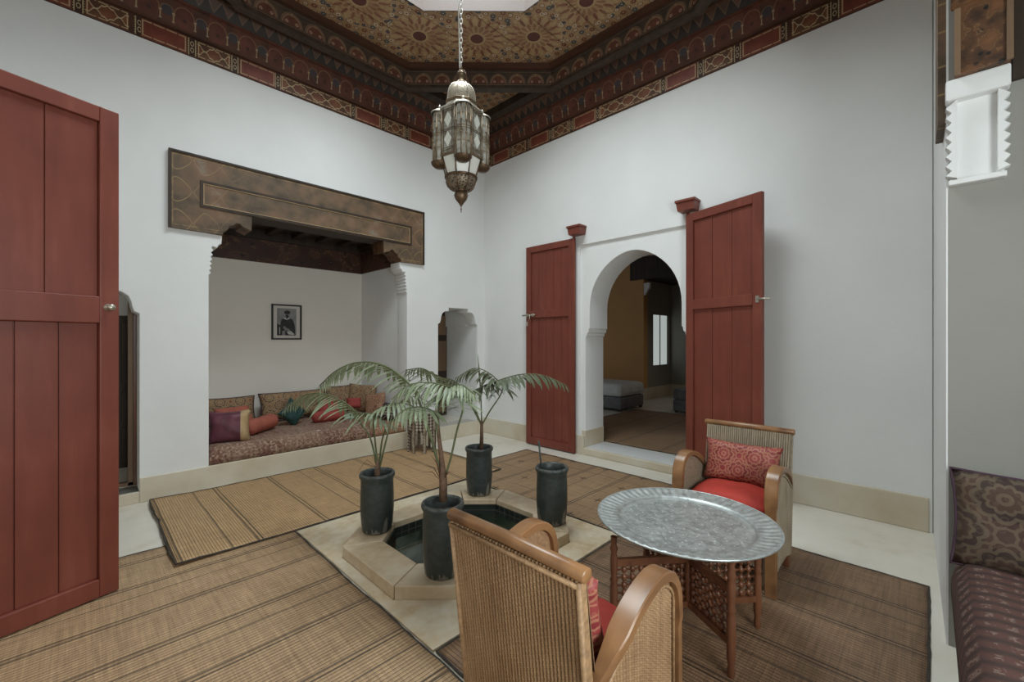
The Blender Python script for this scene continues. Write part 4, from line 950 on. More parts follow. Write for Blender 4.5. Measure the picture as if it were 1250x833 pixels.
# front pot
b = Vector((1.498, 2.045, KZ)); t = thing('potted_palm', 'tallest feathery palm in dark pot at the front left corner of the basin', 'potted plant', b, 0, 'pots around the basin')
make_pot(t); T = 2.52
mb = MB(); mb.tube([tuple(pt(541, 612, T) - b), tuple(pt(541, 585, T) - b), tuple(pt(539, 560, T) - b), tuple(pt(534, 520, T) - b), tuple(pt(532, 500, T) - b)], [0.026, 0.024, 0.015, 0.010, 0.006], 10); obj('trunk', mb, 'trunk', t)
frond(t, b, [pt(540, 590, T), pt(532, 555, T), pt(520, 515, T), pt(508, 482, T), pt(490, 460, T + 0.02), pt(465, 445, T + 0.06), pt(435, 443, T + 0.1), pt(410, 453, T + 0.14), pt(390, 471, T + 0.18)], 0.17, 30, seed=5, start=0.42, down=0.5, w=0.015, stemr=0.008)
frond(t, b, [pt(541, 590, T), pt(550, 560, T), pt(558, 525, T), pt(565, 497, T), pt(556, 478, T - 0.08), pt(530, 468, T - 0.15), pt(500, 470, T - 0.2), pt(478, 488, T - 0.22)], 0.15, 24, seed=6, start=0.45, down=0.6, w=0.013)
frond(t, b, [pt(541, 590, T), pt(536, 545, T), pt(532, 505, T), pt(535, 480, T + 0.1), pt(530, 460, T + 0.25), pt(515, 450, T + 0.4), pt(495, 452, T + 0.5)], 0.17, 20, 'leaf', seed=7, start=0.5, down=0.5, w=0.014)
frond(t, b, [pt(541, 590, T), pt(538, 545, T), pt(535, 500, T), pt(545, 478, T - 0.1), pt(562, 470, T - 0.2), pt(580, 482, T - 0.3)], 0.15, 16, 'leaf', seed=8, start=0.5, w=0.013, down=0.5)
frond(t, b, [pt(541, 590, T), pt(537, 550, T), pt(533, 510, T), pt(518, 498, T - 0.15), pt(495, 500, T - 0.25), pt(478, 515, T - 0.3)], 0.13, 14, seed=9, start=0.55, w=0.012)
for dx, dy in ((-20, -22), (-14, -34), (14, -14), (-24, -14)): obj('dry_leaf', MB().tube([tuple(pt(540, 590, T) - b), tuple(pt(540 + dx * 0.5, 585 + dy * 0.6, T - 0.03) - b), tuple(pt(540 + dx, 590 + dy, T - 0.05) - b)], [0.004, 0.008, 0.001], 6, flat=0.3), 'leaf_dry', t)
# back pot
b = Vector((2.505, 2.875, KZ)); t = thing('potted_palm', 'dark green pot with three-stemmed palm at the back corner of the basin', 'potted plant', b, 0, 'pots around the basin')
make_pot(t); T = 3.83
mb = MB(); mb.tube([tuple(pt(587.5, 550, T) - b), tuple(pt(588, 530, T) - b), tuple(pt(588, 514, T) - b)], [0.020, 0.016, 0.012], 10); obj('trunk', mb, 'trunk', t)
frond(t, b, [pt(588, 520, T), pt(598, 502, T), pt(611, 482, T), pt(612, 470, T - 0.1), pt(596, 455, T - 0.1), pt(578, 450, T - 0.1), pt(556, 462, T - 0.1)], 0.17, 20, 'leaf_dark', seed=10, start=0.42, w=0.02)
frond(t, b, [pt(588, 520, T), pt(578, 500, T), pt(571, 485, T), pt(585, 474, T - 0.1), pt(610, 464, T - 0.2), pt(638, 457, T - 0.3), pt(665, 459, T - 0.35), pt(692, 471, T - 0.4)], 0.17, 26, 'leaf_dark', seed=11, start=0.33, w=0.022, down=0.55)
frond(t, b, [pt(588, 520, T), pt(580, 500, T), pt(572, 488, T), pt(560, 470, T + 0.1), pt(545, 462, T + 0.15), pt(528, 470, T + 0.2)], 0.18, 16, 'leaf_dark', seed=12, start=0.45, w=0.018)
mb = MB(); mb.tube([tuple(pt(588, 520, T) - b), tuple(pt(587, 480, T) - b), tuple(pt(585, 455, T) - b), tuple(pt(583, 432, T) - b)], [0.006, 0.005, 0.008, 0.001], 8); obj('spear_leaf', mb, 'leaf_dark', t)
# right pot with only a cane
b = Vector((2.497, 2.032, KZ)); t = thing('planter_pot', 'dark green pot holding only a thin bare cane on the right side of the basin', 'pot', b, 0, 'pots around the basin')
make_pot(t); mb = MB(); q = Vector((-0.07, 0.05, 0.36)); mb.tube([q, q + Vector((0, 0, 0.10)), q + Vector((-0.012, 0.010, 0.25))], [0.006, 0.006, 0.007], 8); obj('cane', mb, 'pot', t)

# ---------------------------------------------------------------- wicker armchairs
def woven(name, parent, cols, mat, nrows, U, pitch, amp, q=0.0085):
    """cols(u) -> (p_low, p_high, normal) for u metres; builds a ribbed woven skin"""
    nu = int(U / pitch * 6); nv = nrows; co = np.zeros(((nu + 1) * (nv + 1), 3)); rib = np.zeros(len(co)); k = 0
    for i in range(nu + 1):
        u = U * i / nu; lo, hi, nr = cols(u); lo = np.array(lo); hi = np.array(hi); nr = np.array(nr); ln = np.linalg.norm(hi - lo)
        s_ = np.linspace(0, 1, nv + 1)[:, None]; ph = u / pitch * PI
        base = lo + (hi - lo) * s_; wv = np.sin(s_ * ln / q * PI + (PI if int(u / pitch) % 2 else 0))
        d = amp * (abs(math.sin(ph)) ** 0.6 - 0.5) + amp * 0.14 * wv * abs(math.sin(ph))
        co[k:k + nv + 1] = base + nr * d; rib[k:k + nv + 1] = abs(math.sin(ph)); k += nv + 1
    a = np.arange(nu)[:, None] * (nv + 1) + np.arange(nv)[None, :]; a = a.ravel()
    f = np.stack([a, a + nv + 1, a + nv + 2, a + 1], 1)
    me = bpy.data.meshes.new(name); me.vertices.add(len(co)); me.vertices.foreach_set('co', co.ravel())
    me.loops.add(f.size); me.loops.foreach_set('vertex_index', f.ravel()); me.polygons.add(len(f))
    me.polygons.foreach_set('loop_start', np.arange(0, f.size, 4)); me.polygons.foreach_set('loop_total', np.full(len(f), 4)); me.polygons.foreach_set('use_smooth', np.ones(len(f), bool))
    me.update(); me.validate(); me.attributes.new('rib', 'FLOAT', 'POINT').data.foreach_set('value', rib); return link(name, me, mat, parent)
def armchair(label, loc, rz, wm, rows):
    t = thing('wicker_armchair', label, 'armchair', loc, rz, 'wicker armchairs at the tray table')
    W = 0.262
    # back: leans from (-.185, .10) up to (-.272, .84)
    nb = Vector((-0.74, 0, -0.087)).normalized()
    def cb(u): y = -W + 0.0 + u; return (-0.190, y * 0.97, 0.10), (-0.275, y, 0.835), tuple(nb)
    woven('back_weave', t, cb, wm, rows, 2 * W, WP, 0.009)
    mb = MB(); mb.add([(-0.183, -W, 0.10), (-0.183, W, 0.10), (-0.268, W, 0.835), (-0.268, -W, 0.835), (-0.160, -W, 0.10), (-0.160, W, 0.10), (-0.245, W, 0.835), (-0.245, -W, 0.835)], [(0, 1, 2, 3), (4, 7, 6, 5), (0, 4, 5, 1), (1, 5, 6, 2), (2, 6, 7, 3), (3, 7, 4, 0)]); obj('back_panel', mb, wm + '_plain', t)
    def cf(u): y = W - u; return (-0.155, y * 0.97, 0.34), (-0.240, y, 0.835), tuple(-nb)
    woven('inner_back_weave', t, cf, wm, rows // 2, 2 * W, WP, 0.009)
    rp = [(-0.262, -W - 0.018, 0.848), (-0.262, -W - 0.014, 0.848), (-0.262, 0, 0.852), (-0.262, W + 0.014, 0.848), (-0.262, W + 0.018, 0.848)]
    tr_ = obj('top_rail', MB().tube(rp, [0.019, 0.023, 0.023, 0.023, 0.019], 16, flat=0.85), 'honey', t)
    for s_ in (-1, 1): obj('edge_braid', MB().tube([(-0.196, s_ * W * 0.98, 0.09), (-0.277, s_ * W, 0.83)], 0.008, 8), wm + '_plain', t)
    obj('cross_braid', MB().tube([(-0.283, -W, 0.822), (-0.283, W, 0.822)], 0.007, 8), wm + '_plain', t)
    arm = smooth_path([(-0.222, 0, 0.520), (-0.12, 0, 0.588), (-0.02, 0, 0.650), (0.08, 0, 0.684), (0.150, 0, 0.688), (0.208, 0, 0.664), (0.246, 0, 0.61), (0.260, 0, 0.51), (0.264, 0, 0.30), (0.262, 0, 0.0)], 6)
    def top(x):      # underside of the arm at x
        best = None
        for a, b in zip(arm, arm[1:]):
            if a.x <= x <= b.x: best = a.z + (b.z - a.z) * (x - a.x) / max(1e-6, b.x - a.x); break
        return (best if best is not None else 0.1) - 0.022
    for s_ in (-1, 1):
        yc = s_ * (W + 0.004)
        mb = MB(); vs = []; fs = []; n = len(arm); hw = 0.034; hh = 0.016
        for i, p in enumerate(arm):
            tg = (arm[min(i + 1, n - 1)] - arm[max(i - 1, 0)]).normalized(); nr = Vector((-tg.z, 0, tg.x)); k = (hw if i < n - 12 else hw * 0.85) * min(1.0, 0.35 + i * 0.08)
            for a, b in ((-k, -hh), (-k, hh * 0.7), (-k * 0.88, hh), (k * 0.88, hh), (k, hh * 0.7), (k, -hh)):
                q = p + nr * b; vs.append((q.x, yc + a, q.z))
        for i in range(n - 1):
            for k in range(6): fs.append((i * 6 + k, i * 6 + (k + 1) % 6, (i + 1) * 6 + (k + 1) % 6, (i + 1) * 6 + k))
        fs += [tuple(range(6)), tuple(range((n - 1) * 6, n * 6))]; mb.add(vs, fs, 0, False); ao = obj('arm', mb, 'honey', t)
        for pl in ao.data.polygons: pl.use_smooth = True
        ao.data.set_sharp_from_angle(angle=R(32))
        X0, X1 = -0.185, 0.246
        def cs(u, s_=s_):
            x = X0 + u; xx = x if s_ < 0 else X1 - u; x = xx
            zl = 0.09 + 0.05 * max(0, 1 - abs(x - 0.03) / 0.2); zt = max(zl + 0.05, top(x)); return (x, s_ * (W + 0.012), zl), (x - 0.11 * (zt - 0.1) * max(0.0, (0.03 - x) / 0.215), s_ * (W + 0.012), zt), (0, s_, 0)
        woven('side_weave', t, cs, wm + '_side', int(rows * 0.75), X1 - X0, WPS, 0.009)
        poly = [(X0, 0.09), (X1, 0.09)] + [(x, top(x)) for x in [X1 - (X1 - X0) * i / 14 for i in range(15)]]
        me = upright([poly], 0.012, (0, (s_ * (W - 0.004)) + 0.006 + 0.0, 0), (1, 0, 0)); link('side_panel', me, wm + '_plain', t)
        br = [Vector((x, s_ * (W + 0.018), top(x) - 0.016)) for x in [X0 + 0.0 + (X1 - 0.008 - X0) * i / 20 for i in range(21)]] + [Vector((X1 - 0.006, s_ * (W + 0.018), 0.10))]
        obj('edge_braid', MB().tube(br, 0.006, 6), wm + '_plain', t)
        obj('leg', MB().box(-0.200, -0.165, s_ * (W - 0.012) - 0.016, s_ * (W - 0.012) + 0.016, 0.0, 0.14), 'redwood', t, bevel=0.004)
    def ca(u): y = W - 0.03 - u; return (0.235, -y, 0.13), (0.235, -y, 0.345), (1, 0, 0)
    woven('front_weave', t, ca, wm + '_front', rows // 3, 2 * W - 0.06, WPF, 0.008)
    obj('seat_frame', MB().box(-0.165, 0.228, -W + 0.01, W - 0.01, 0.30, 0.345), 'wicker_back', t, bevel=0.008)
    obj('front_rail', MB().box(0.222, 0.250, -W + 0.03, W - 0.03, 0.335, 0.36), 'honey', t, bevel=0.004)
    return t
armchair('golden brown wicker armchair seen from behind, nearest in the photo', (1.158, 0.893, 0.009), 0, 'wicker', 150)
armchair('greyish wicker armchair facing us beyond the tray table', (2.985, 0.90, 0.009), PI, 'wicker_grey', 110)
def pillow(name, label, cat, w, h, th, mats, loc, rot, group=None, pinch=0.10, seed=1, n=16, split=None, mtx=None, piping=None, soft=0.0):
    """x width, z height, y thickness; origin at its centre"""
    mb = MB(); vs = []; fs = []; mi = []
    for sd in (-1, 1):
        for j in range(n + 1):
            for i in range(n + 1):
                u = -1 + 2 * i / n; v = -1 + 2 * j / n
                p = (max(0, (1 - u ** 4)) ** 0.55) * (max(0, (1 - v ** 4)) ** 0.55)
                x = w / 2 * u * (1 - pinch * (1 - abs(u) ** 2) * 0.0 - pinch * (1 - v * v) * abs(u) ** 3 * 0.6); z = h / 2 * v * (1 - pinch * (1 - u * u) * abs(v) ** 3 * 0.6)
                nz = noise.noise(Vector((u * 1.7 + seed, v * 1.7, seed * 2.3 + sd))) * 0.22 + noise.noise(Vector((u * 5 + seed, v * 5, sd))) * 0.07
                y = sd * th / 2 * p * (1 + nz) + soft * (1 - v) ** 2 * 0
                vs.append((x, y, z))
    N = (n + 1) ** 2
    for s_ in range(2):
        for j in range(n):
            for i in range(n):
                a = s_ * N + j * (n + 1) + i; f = (a, a + 1, a + n + 2, a + n + 1); fs.append(f if s_ == 0 else f[::-1]); mi.append(1 if (split is not None and i >= split * n) else 0)
    mb.add(vs, fs, 0, True); mb.mi = mi; me = mb.mesh(name)
    b_ = bmesh.new(); b_.from_mesh(me); bmesh.ops.remove_doubles(b_, verts=b_.verts, dist=1e-4); b_.to_mesh(me); b_.free(); fixn(me)
    o = link(name, me, mats); o.location = loc; o.rotation_euler = rot
    if piping:
        rim = [(w / 2 * u * (1 - pinch * (1 - v * v) * abs(u) ** 3 * 0.6), 0, h / 2 * v * (1 - pinch * (1 - u * u) * abs(v) ** 3 * 0.6)) for u, v in
               [(-1 + 2 * i / n, -1) for i in range(n)] + [(1, -1 + 2 * i / n) for i in range(n)] + [(1 - 2 * i / n, 1) for i in range(n)] + [(-1, 1 - 2 * i / n) for i in range(n)]]
        obj('piping', MB().tube(rim, 0.006, 6, closed=True, up=(0, 1, 0)), piping, o)
    if cat: tag(o, label, cat, group)
    return o
def seat_cushion(label, loc):
    o = pillow('seat_cushion', label, 'cushion', 0.47, 0.375, 0.15, 'redcloth', loc, (R(90), 0, R(90)), pinch=0.0, seed=3); return o
o = seat_cushion('plain red seat cushion on the wicker armchair nearest us', (1.185, 0.893, 0.445)); o = seat_cushion('plain red seat cushion on the far wicker armchair', (2.958, 0.90, 0.445))
pillow('throw_pillow', 'crimson and gold damask pillow leaning on the back of the far armchair', 'cushion', 0.48, 0.28, 0.12, 'damask', (3.110, 0.90, 0.63), (R(-14), 0, R(-90)), seed=5, pinch=0.16)
pillow('throw_pillow', 'dark red patterned pillow half hidden inside the nearest armchair', 'cushion', 0.44, 0.30, 0.11, 'damask', (1.045, 0.875, 0.64), (R(-14), 0, R(90)), seed=6, pinch=0.16)

# ---------------------------------------------------------------- tray table
TX, TY, TZ, TR = 2.18, 0.90, 0.528, 0.432
t = thing('folding_tray_stand', 'reddish brown folding wooden stand with turned lattice panels', 'table stand', (TX, TY, 0.009))
Jc = Vector((2.10, 0.845, 0)) - Vector((TX, TY, 0))
def leg_prof(h): return [(0.012, 0.0), (0.017, 0.02), (0.013, 0.05), (0.018, 0.08), (0.019, 0.26), (0.014, 0.275), (0.021, 0.29), (0.014, 0.305), (0.018, 0.33), (0.018, 0.40), (0.013, 0.42), (0.020, 0.44), (0.013, 0.46), (0.015, h)]
for lx, ly in ((1.805, 1.085), (2.385, 0.615), (1.955, 0.605), (2.215, 1.125)):
    p = Vector((lx - TX, ly - TY, 0)); obj('leg', MB().lathe(leg_prof(0.498), 14, 0, Matrix.Translation(p)), 'redwood', t)
    d = Jc - p; ln = d.length; ux = d.normalized(); m = frame(p, ux, (0, 0, 1))
    pan = obj('lattice_panel', MB().box(0.015, ln, 0.355, 0.39, -0.011, 0.011), 'redwood', t); pan.matrix_local = m
    obj('lower_rail', MB().box(0.015, ln, 0.135, 0.165, -0.011, 0.011), 'redwood', pan)
    mb = MB(); nx = max(2, int((ln - 0.03) / 0.042)); 
    for i in range(nx):
        for j in range(5):
            x = 0.03 + (ln - 0.045) * (i + 0.5) / nx; z = 0.165 + 0.19 * (j + 0.5) / 5
            mb.lathe([(0.001, -0.0165), (0.010, -0.013), (0.0145, 0), (0.010, 0.013), (0.001, 0.0165)], 8, 0, Matrix.Translation((x, z, 0)) @ Matrix.Rotation(R(90), 4, 'X'))
    for i in range(nx): x = 0.03 + (ln - 0.045) * (i + 0.5) / nx; mb.cyl((x, 0.16, 0), (x, 0.36, 0), 0.005, 6)
    for j in range(5): z = 0.165 + 0.19 * (j + 0.5) / 5; mb.cyl((0.02, z, 0), (ln, z, 0), 0.005, 6)
    tl = obj('turned_lattice', mb, 'redwood', pan); tl['kind'] = 'stuff'
obj('centre_post', MB().lathe([(0.013, 0.15), (0.019, 0.17), (0.019, 0.44), (0.013, 0.46)], 12, 0, Matrix.Translation(Jc)), 'redwood', t)
t = thing('metal_tray', 'large round hammered silver metal tray on the folding stand', 'tray', (TX, TY, TZ))
n = 240; mb = MB(); prof = [(0.001, -0.012), (0.10, -0.012), (0.24, -0.012), (0.335, -0.012), (0.352, -0.010), (0.366, 0.000), (0.372, 0.003), (0.395, 0.004), (0.43, 0.010), (0.462, 0.016), (0.472, 0.017), (0.475, 0.012), (0.472, 0.004), (0.43, -0.002), (0.365, -0.012), (0.34, -0.018), (0.001, -0.018)]
vs = []; fs = []
for pi_, (r_, z_) in enumerate(prof):
    for k in range(n):
        a = 2 * PI * k / n; fl = 0.0028 * math.cos(a * 60) if 0.39 < r_ < 0.465 and pi_ < 11 else 0
        vs.append((r_ * TR / 0.475 * math.cos(a), r_ * TR / 0.475 * math.sin(a), z_ + fl))
for i in range(len(prof) - 1):
    for k in range(n): fs.append((i * n + k, i * n + (k + 1) % n, (i + 1) * n + (k + 1) % n, (i + 1) * n + k))
mb.add(vs, fs, 0, True); obj('tray_dish', mb, 'tray', t)
obj('rolled_rim', MB().tube([(TR * math.cos(2 * PI * k / 96), TR * math.sin(2 * PI * k / 96), 0.013) for k in range(96)], 0.0055, 8, closed=True), 'tray', t)

# ---------------------------------------------------------------- lantern
t = thing('hanging_lantern', 'ornate brass and glass Moroccan lantern hanging on a long chain', 'lantern', (1.99, 2.487, 0))
ob = lambda n_, mb_, m_, **k: obj(n_, mb_, m_, t, **k)
phase = R(34.0)      # a bay turned towards the camera
ob('finial', MB().lathe([(0.001, 2.405), (0.004, 2.415), (0.003, 2.425), (0.007, 2.432), (0.003, 2.44), (0.004, 2.452), (0.018, 2.475), (0.042, 2.505), (0.053, 2.535), (0.045, 2.558), (0.036, 2.566)], 24), 'oldbrass')
ob('lower_bowl', MB().lathe([(0.036, 2.566), (0.052, 2.568), (0.080, 2.585), (0.103, 2.61), (0.113, 2.64), (0.112, 2.662)], 24), 'filigree_dark')
ob('bowl_rib', MB(), 'oldbrass') if False else None
mb = MB()
for k in range(8):
    a = k * PI / 4 + phase; pts = [(0.055, 2.568), (0.084, 2.586), (0.106, 2.61), (0.117, 2.642), (0.115, 2.665)]
    mb.tube([(r_ * math.cos(a), r_ * math.sin(a), z_) for r_, z_ in pts], 0.0045, 6)
    mb.tube([(0.114 * math.cos(a), 0.114 * math.sin(a), 2.668), (0.150 * math.cos(a), 0.150 * math.sin(a), 2.79)], 0.005, 6)
mb.lathe([(0.110, 2.655), (0.122, 2.660), (0.124, 2.670), (0.110, 2.676)], 24); mb.lathe([(0.030, 2.560), (0.044, 2.563), (0.044, 2.571), (0.03, 2.574)], 20)
ob('lower_ribs', mb, 'oldbrass')
mb = MB(); mb.lathe([(0.110, 2.672), (0.150, 2.792)], 8, 0, None, False, phase); ob('lower_glass', mb, 'glass_pale')
mb = MB(); mb.lathe([(0.060, 2.60), (0.06, 2.77)], 12); ob('candle_tube', mb, 'paper')
RB = 0.158
mb = MB(); mb.lathe([(RB, 2.795), (RB, 3.135)], 8, 0, None, False, phase); ob('body_glass', mb, 'glass')
ob('lower_plate', MB().lathe([(0.150, 2.787), (0.168, 2.787), (0.168, 2.80), (0.150, 2.80)], 8, 0, None, False, phase), 'brass'); ob('upper_plate', MB().lathe([(0.150, 3.13), (0.172, 3.13), (0.168, 3.145), (0.150, 3.15), (0.124, 3.175), (0.113, 3.20)], 8, 0, None, False, phase), 'silvered')
vtx = [(RB * math.cos(k * PI / 4 + phase), RB * math.sin(k * PI / 4 + phase)) for k in range(8)]
for k in range(8):
    (x0, y0), (x1, y1) = vtx[k], vtx[(k + 1) % 8]; e = Vector((x1 - x0, y1 - y0, 0)); L_ = e.length; ux = e.normalized(); nr = Vector((ux.y, -ux.x, 0))
    m = frame((x0, y0, 2.795), ux, (0, 0, 1)); zo = 0.004 if m.col[2].xyz.dot(Vector(((x0 + x1) / 2, (y0 + y1) / 2, 0))) > 0 else -0.004
    obj('corner_bar', MB().cyl((x0 * 1.01, y0 * 1.01, 2.79), (x0 * 1.01, y0 * 1.01, 3.14), 0.006, 8), 'brass', t)
    if k % 2 == 1:      # flat panel with two diamonds
        mb = MB()
        for z_ in (0.165, 0.178, 0.03, 0.045, 0.305, 0.32): mb.box(0, L_, z_ - 0.002, z_ + 0.002, min(0, zo), max(0, zo) , 0, m)
        for xx in (0.02, L_ - 0.02): mb.box(xx - 0.002, xx + 0.002, 0, 0.34, min(0, zo), max(0, zo), 0, m)
        obj('panel_tracery', mb, 'brass', t)
        mb = MB()
        for zc_ in (0.105, 0.245): mb.prism([(L_ / 2, zc_ - 0.055), (L_ / 2 + 0.033, zc_), (L_ / 2, zc_ + 0.055), (L_ / 2 - 0.033, zc_)], min(0, zo) * 1.3, max(0, zo) * 1.3, 0, m)
        obj('diamond_pane', mb, 'glass_pale', t)
    else:               # projecting bay
        c_ = Vector(((x0 + x1) / 2, (y0 + y1) / 2, 0)); out = c_.normalized(); bay = MB(); pts = []
        for q in range(6):
            a = -PI / 2 + PI * q / 5; pts.append(c_ + out * (0.062 * math.cos(a)) + ux * (0.060 * math.sin(a)))
        bay.add([(p.x, p.y, z_) for p in pts for z_ in (2.76, 3.12)], [(2 * i, 2 * i + 2, 2 * i + 3, 2 * i + 1) for i in range(5)]); bo = obj('bay_glass', bay, 'glass', t)
        fr = MB()
        for p in pts[0:6]: fr.cyl((p.x, p.y, 2.755), (p.x, p.y, 3.125), 0.0045, 6)
        for z_ in (2.765, 2.86, 2.95, 2.965, 3.05, 3.115): fr.tube([(p.x, p.y, z_) for p in pts], 0.0035, 6)
        for z_ in (2.91, 3.0): 
            for p in pts[1:5]: fr.ball((p.x, p.y, z_), 0.009, 6)
        obj('bay_bars', fr, 'brass', bo)
        cap = MB(); cc_ = c_ + out * 0.012; cap.lathe([(0.001, 2.722), (0.035, 2.726), (0.055, 2.742), (0.064, 2.762)], 14, 0, Matrix.Translation((cc_.x, cc_.y, 0))); obj('bay_foot', cap, 'oldbrass', bo)
        cap = MB(); cap.lathe([(0.066, 3.118), (0.064, 3.128), (0.045, 3.142), (0.014, 3.152), (0.008, 3.160), (0.012, 3.168), (0.011, 3.178), (0.003, 3.190), (0.001, 3.196)], 14, 0, Matrix.Translation((cc_.x, cc_.y, 0))); obj('bay_cap', cap, 'silvered', bo)
ob('dome_ring', MB().lathe([(0.108, 3.195), (0.121, 3.20), (0.123, 3.212), (0.112, 3.222), (0.108, 3.222)], 8, 0, None, False, phase), 'brass')
ob('dome', MB().lathe([(0.103, 3.215), (0.106, 3.245), (0.103, 3.28), (0.092, 3.315), (0.073, 3.342), (0.050, 3.360), (0.030, 3.37), (0.024, 3.378)], 28), 'filigree')
mb = MB()
for k in range(8):
    a = k * PI / 4 + phase; mb.tube([(r_ * math.cos(a), r_ * math.sin(a), z_) for r_, z_ in ((0.108, 3.22), (0.1085, 3.25), (0.105, 3.285), (0.093, 3.318), (0.074, 3.345), (0.052, 3.362), (0.03, 3.372))], 0.004, 6)
ob('dome_ribs', mb, 'silvered')
ob('neck', MB().lathe([(0.036, 3.372), (0.030, 3.382), (0.026, 3.39), (0.027, 3.43), (0.034, 3.438), (0.026, 3.45), (0.010, 3.462), (0.008, 3.47)], 20), 'brass')
mb = MB()
for k in range(4):
    a = k * PI / 2 + phase; mb.tube([(0.040 * math.cos(a), 0.040 * math.sin(a), 3.375), (0.040 * math.cos(a), 0.040 * math.sin(a), 3.43), (0.028 * math.cos(a), 0.028 * math.sin(a), 3.46), (0.004 * math.cos(a), 0.004 * math.sin(a), 3.475)], 0.003, 6)
mb.tube([(0.012 * math.cos(2 * PI * k / 12), 0.0, 3.487 + 0.014 * math.sin(2 * PI * k / 12)) for k in range(12)], 0.003, 6, closed=True, up=(0, 1, 0))
ob('hanging_loop', mb, 'oldbrass')
mb = MB(); z_ = 3.51; k = 0
while z_ < 5.36:
    pts = [(0.010 * math.cos(2 * PI * i / 10), 0, 0.022 * math.sin(2 * PI * i / 10)) for i in range(10)]
    mb.tube(pts, 0.0032, 5, closed=True, up=(0, 1, 0), mtx=Matrix.Translation((0, 0, z_)) @ Matrix.Rotation(R(45 + 90 * (k % 2)), 4, 'Z')); z_ += 0.036; k += 1
ch = ob('chain', mb, 'chain'); ch['kind'] = 'stuff'
ob('electric_cord', MB().tube([(-0.014, 0.0, 3.48), (-0.018, 0.01, 4.0), (-0.012, 0.008, 4.6), (-0.008, 0, 5.36)], 0.0045, 6), 'chain')
ob('hanging_bar', MB().box(-1.25, 1.25, -0.02, 0.02, 5.36, 5.40), 'steel')

# ---------------------------------------------------------------- alcove mattress, cushions, picture
def mattress(name, label, x0, x1, y0, y1, z0, z1, m, seed, droop_end=False):
    nx, ny = 40, 16; mb = MB(); top = []; 
    def P(u, v, w):
        x = x0 + (x1 - x0) * u; y = y0 + (y1 - y0) * v
        rx = min(u, 1 - u) * (x1 - x0); ry = min(v, 1 - v) * (y1 - y0); r_ = 0.07
        f = min(1, (rx / r_)) if rx < r_ else 1; g_ = min(1, (ry / r_)) if ry < r_ else 1
        k = math.sqrt(max(0, 1 - (1 - f) ** 2)) * math.sqrt(max(0, 1 - (1 - g_) ** 2))
        h = (z1 - z0) * (0.35 + 0.65 * k) + 0.014 * noise.noise(Vector((x * 2.2 + seed, y * 2.2, 0))) * k
        if w == 0: return (x, y, z0)
        return (x, y, z0 + h)
    for j in range(ny + 1):
        for i in range(nx + 1):
            u = i / nx; v = j / ny; u = u if 0.1 < u < 0.9 else (0.1 * (u / 0.1) ** 1.8 if u <= 0.1 else 1 - 0.1 * ((1 - u) / 0.1) ** 1.8); v = 0.5 - 0.5 * math.cos(PI * v)
            top.append(P(u, v, 1))
    fs = [(j * (nx + 1) + i, j * (nx + 1) + i + 1, (j + 1) * (nx + 1) + i + 1, (j + 1) * (nx + 1) + i) for j in range(ny) for i in range(nx)]
    N = len(top); mb.add(top, fs, 0, True)
    rim = list(range(nx + 1)) + [(j + 1) * (nx + 1) - 1 for j in range(1, ny + 1)] + [ny * (nx + 1) + i for i in range(nx - 1, -1, -1)] + [j * (nx + 1) for j in range(ny - 1, 0, -1)]
    low = [(top[i][0], top[i][1], z0) for i in rim]; o_ = len(mb.v); mb.v += [Vector(p) for p in low]
    for q in range(len(rim)): q2 = (q + 1) % len(rim); mb.f.append([rim[q], rim[q2], o_ + q2, o_ + q]); mb.mi.append(0); mb.sm.append(True)
    mb.f.append([o_ + q for q in range(len(rim))]); mb.mi.append(0); mb.sm.append(False)
    o = obj(name, mb, m); return tag(o, label, 'mattress')
mattress('bench_mattress', 'rust and cream printed mattress on the alcove bench', 0.892, 2.62, 5.065, 6.30, 0.217, 0.385, 'mattress', 1)
mattress('bench_mattress', 'darker end mattress on the alcove bench behind the inlaid side table', 2.63, 3.097, 5.065, 6.30, 0.217, 0.355, 'paisley2', 2)
GP = 'paisley cushions along the alcove wall'
def cu(label, w, h, th, m, loc, tilt, rz, roll=0, seed=1, name='cushion', **k): return pillow(name, label, 'cushion', w, h, th, m, loc, (R(tilt), R(roll), R(rz)), seed=seed, group='loose cushions on the benches', **k)
cu('wide olive paisley back cushion at the left end of the alcove', 0.56, 0.34, 0.13, 'paisley', (1.31, 6.235, 0.575), -12, 0, seed=2, piping='plum')
cu('wide olive paisley back cushion behind the dark teal cushion', 0.88, 0.36, 0.15, 'paisley', (2.06, 6.19, 0.585), -14, 2, seed=3, piping='plum')
cu('olive paisley back cushion behind the red bolster at right', 0.40, 0.38, 0.12, 'paisley', (2.70, 6.22, 0.60), -12, -4, seed=4, piping='plum')
cu('square olive paisley cushion at the right end of the alcove', 0.44, 0.42, 0.13, 'paisley', (2.925, 6.00, 0.600), -10, -55, roll=3, seed=5)
cu('small brown paisley cushion leaning at the right end of the alcove', 0.34, 0.33, 0.12, 'paisley2', (2.945, 5.62, 0.545), -14, -64, roll=-10, seed=6)
cu('small dark plum cushion behind the brown paisley one', 0.28, 0.24, 0.10, 'plum', (3.02, 5.36, 0.47), -12, -78, seed=7)
cu('upright mauve satin cushion with a gold panel at the alcove front left', 0.40, 0.36, 0.24, ['mauve', 'goldcloth'], (1.115, 5.31, 0.535), -8, -14, seed=8, split=0.74, pinch=0.22)
cu('coral square cushion lying behind the coral bolster at left', 0.38, 0.30, 0.14, 'coral', (1.28, 5.85, 0.54), -38, 10, seed=9)
cu('dark teal satin cushion standing on one corner', 0.29, 0.29, 0.11, 'teal', (1.90, 5.80, 0.535), -22, 0, roll=45, seed=10, pinch=0.25)
cu('red cushion standing behind the red bolster at right', 0.36, 0.24, 0.11, 'brightred', (2.44, 5.93, 0.53), -20, 4, seed=11)
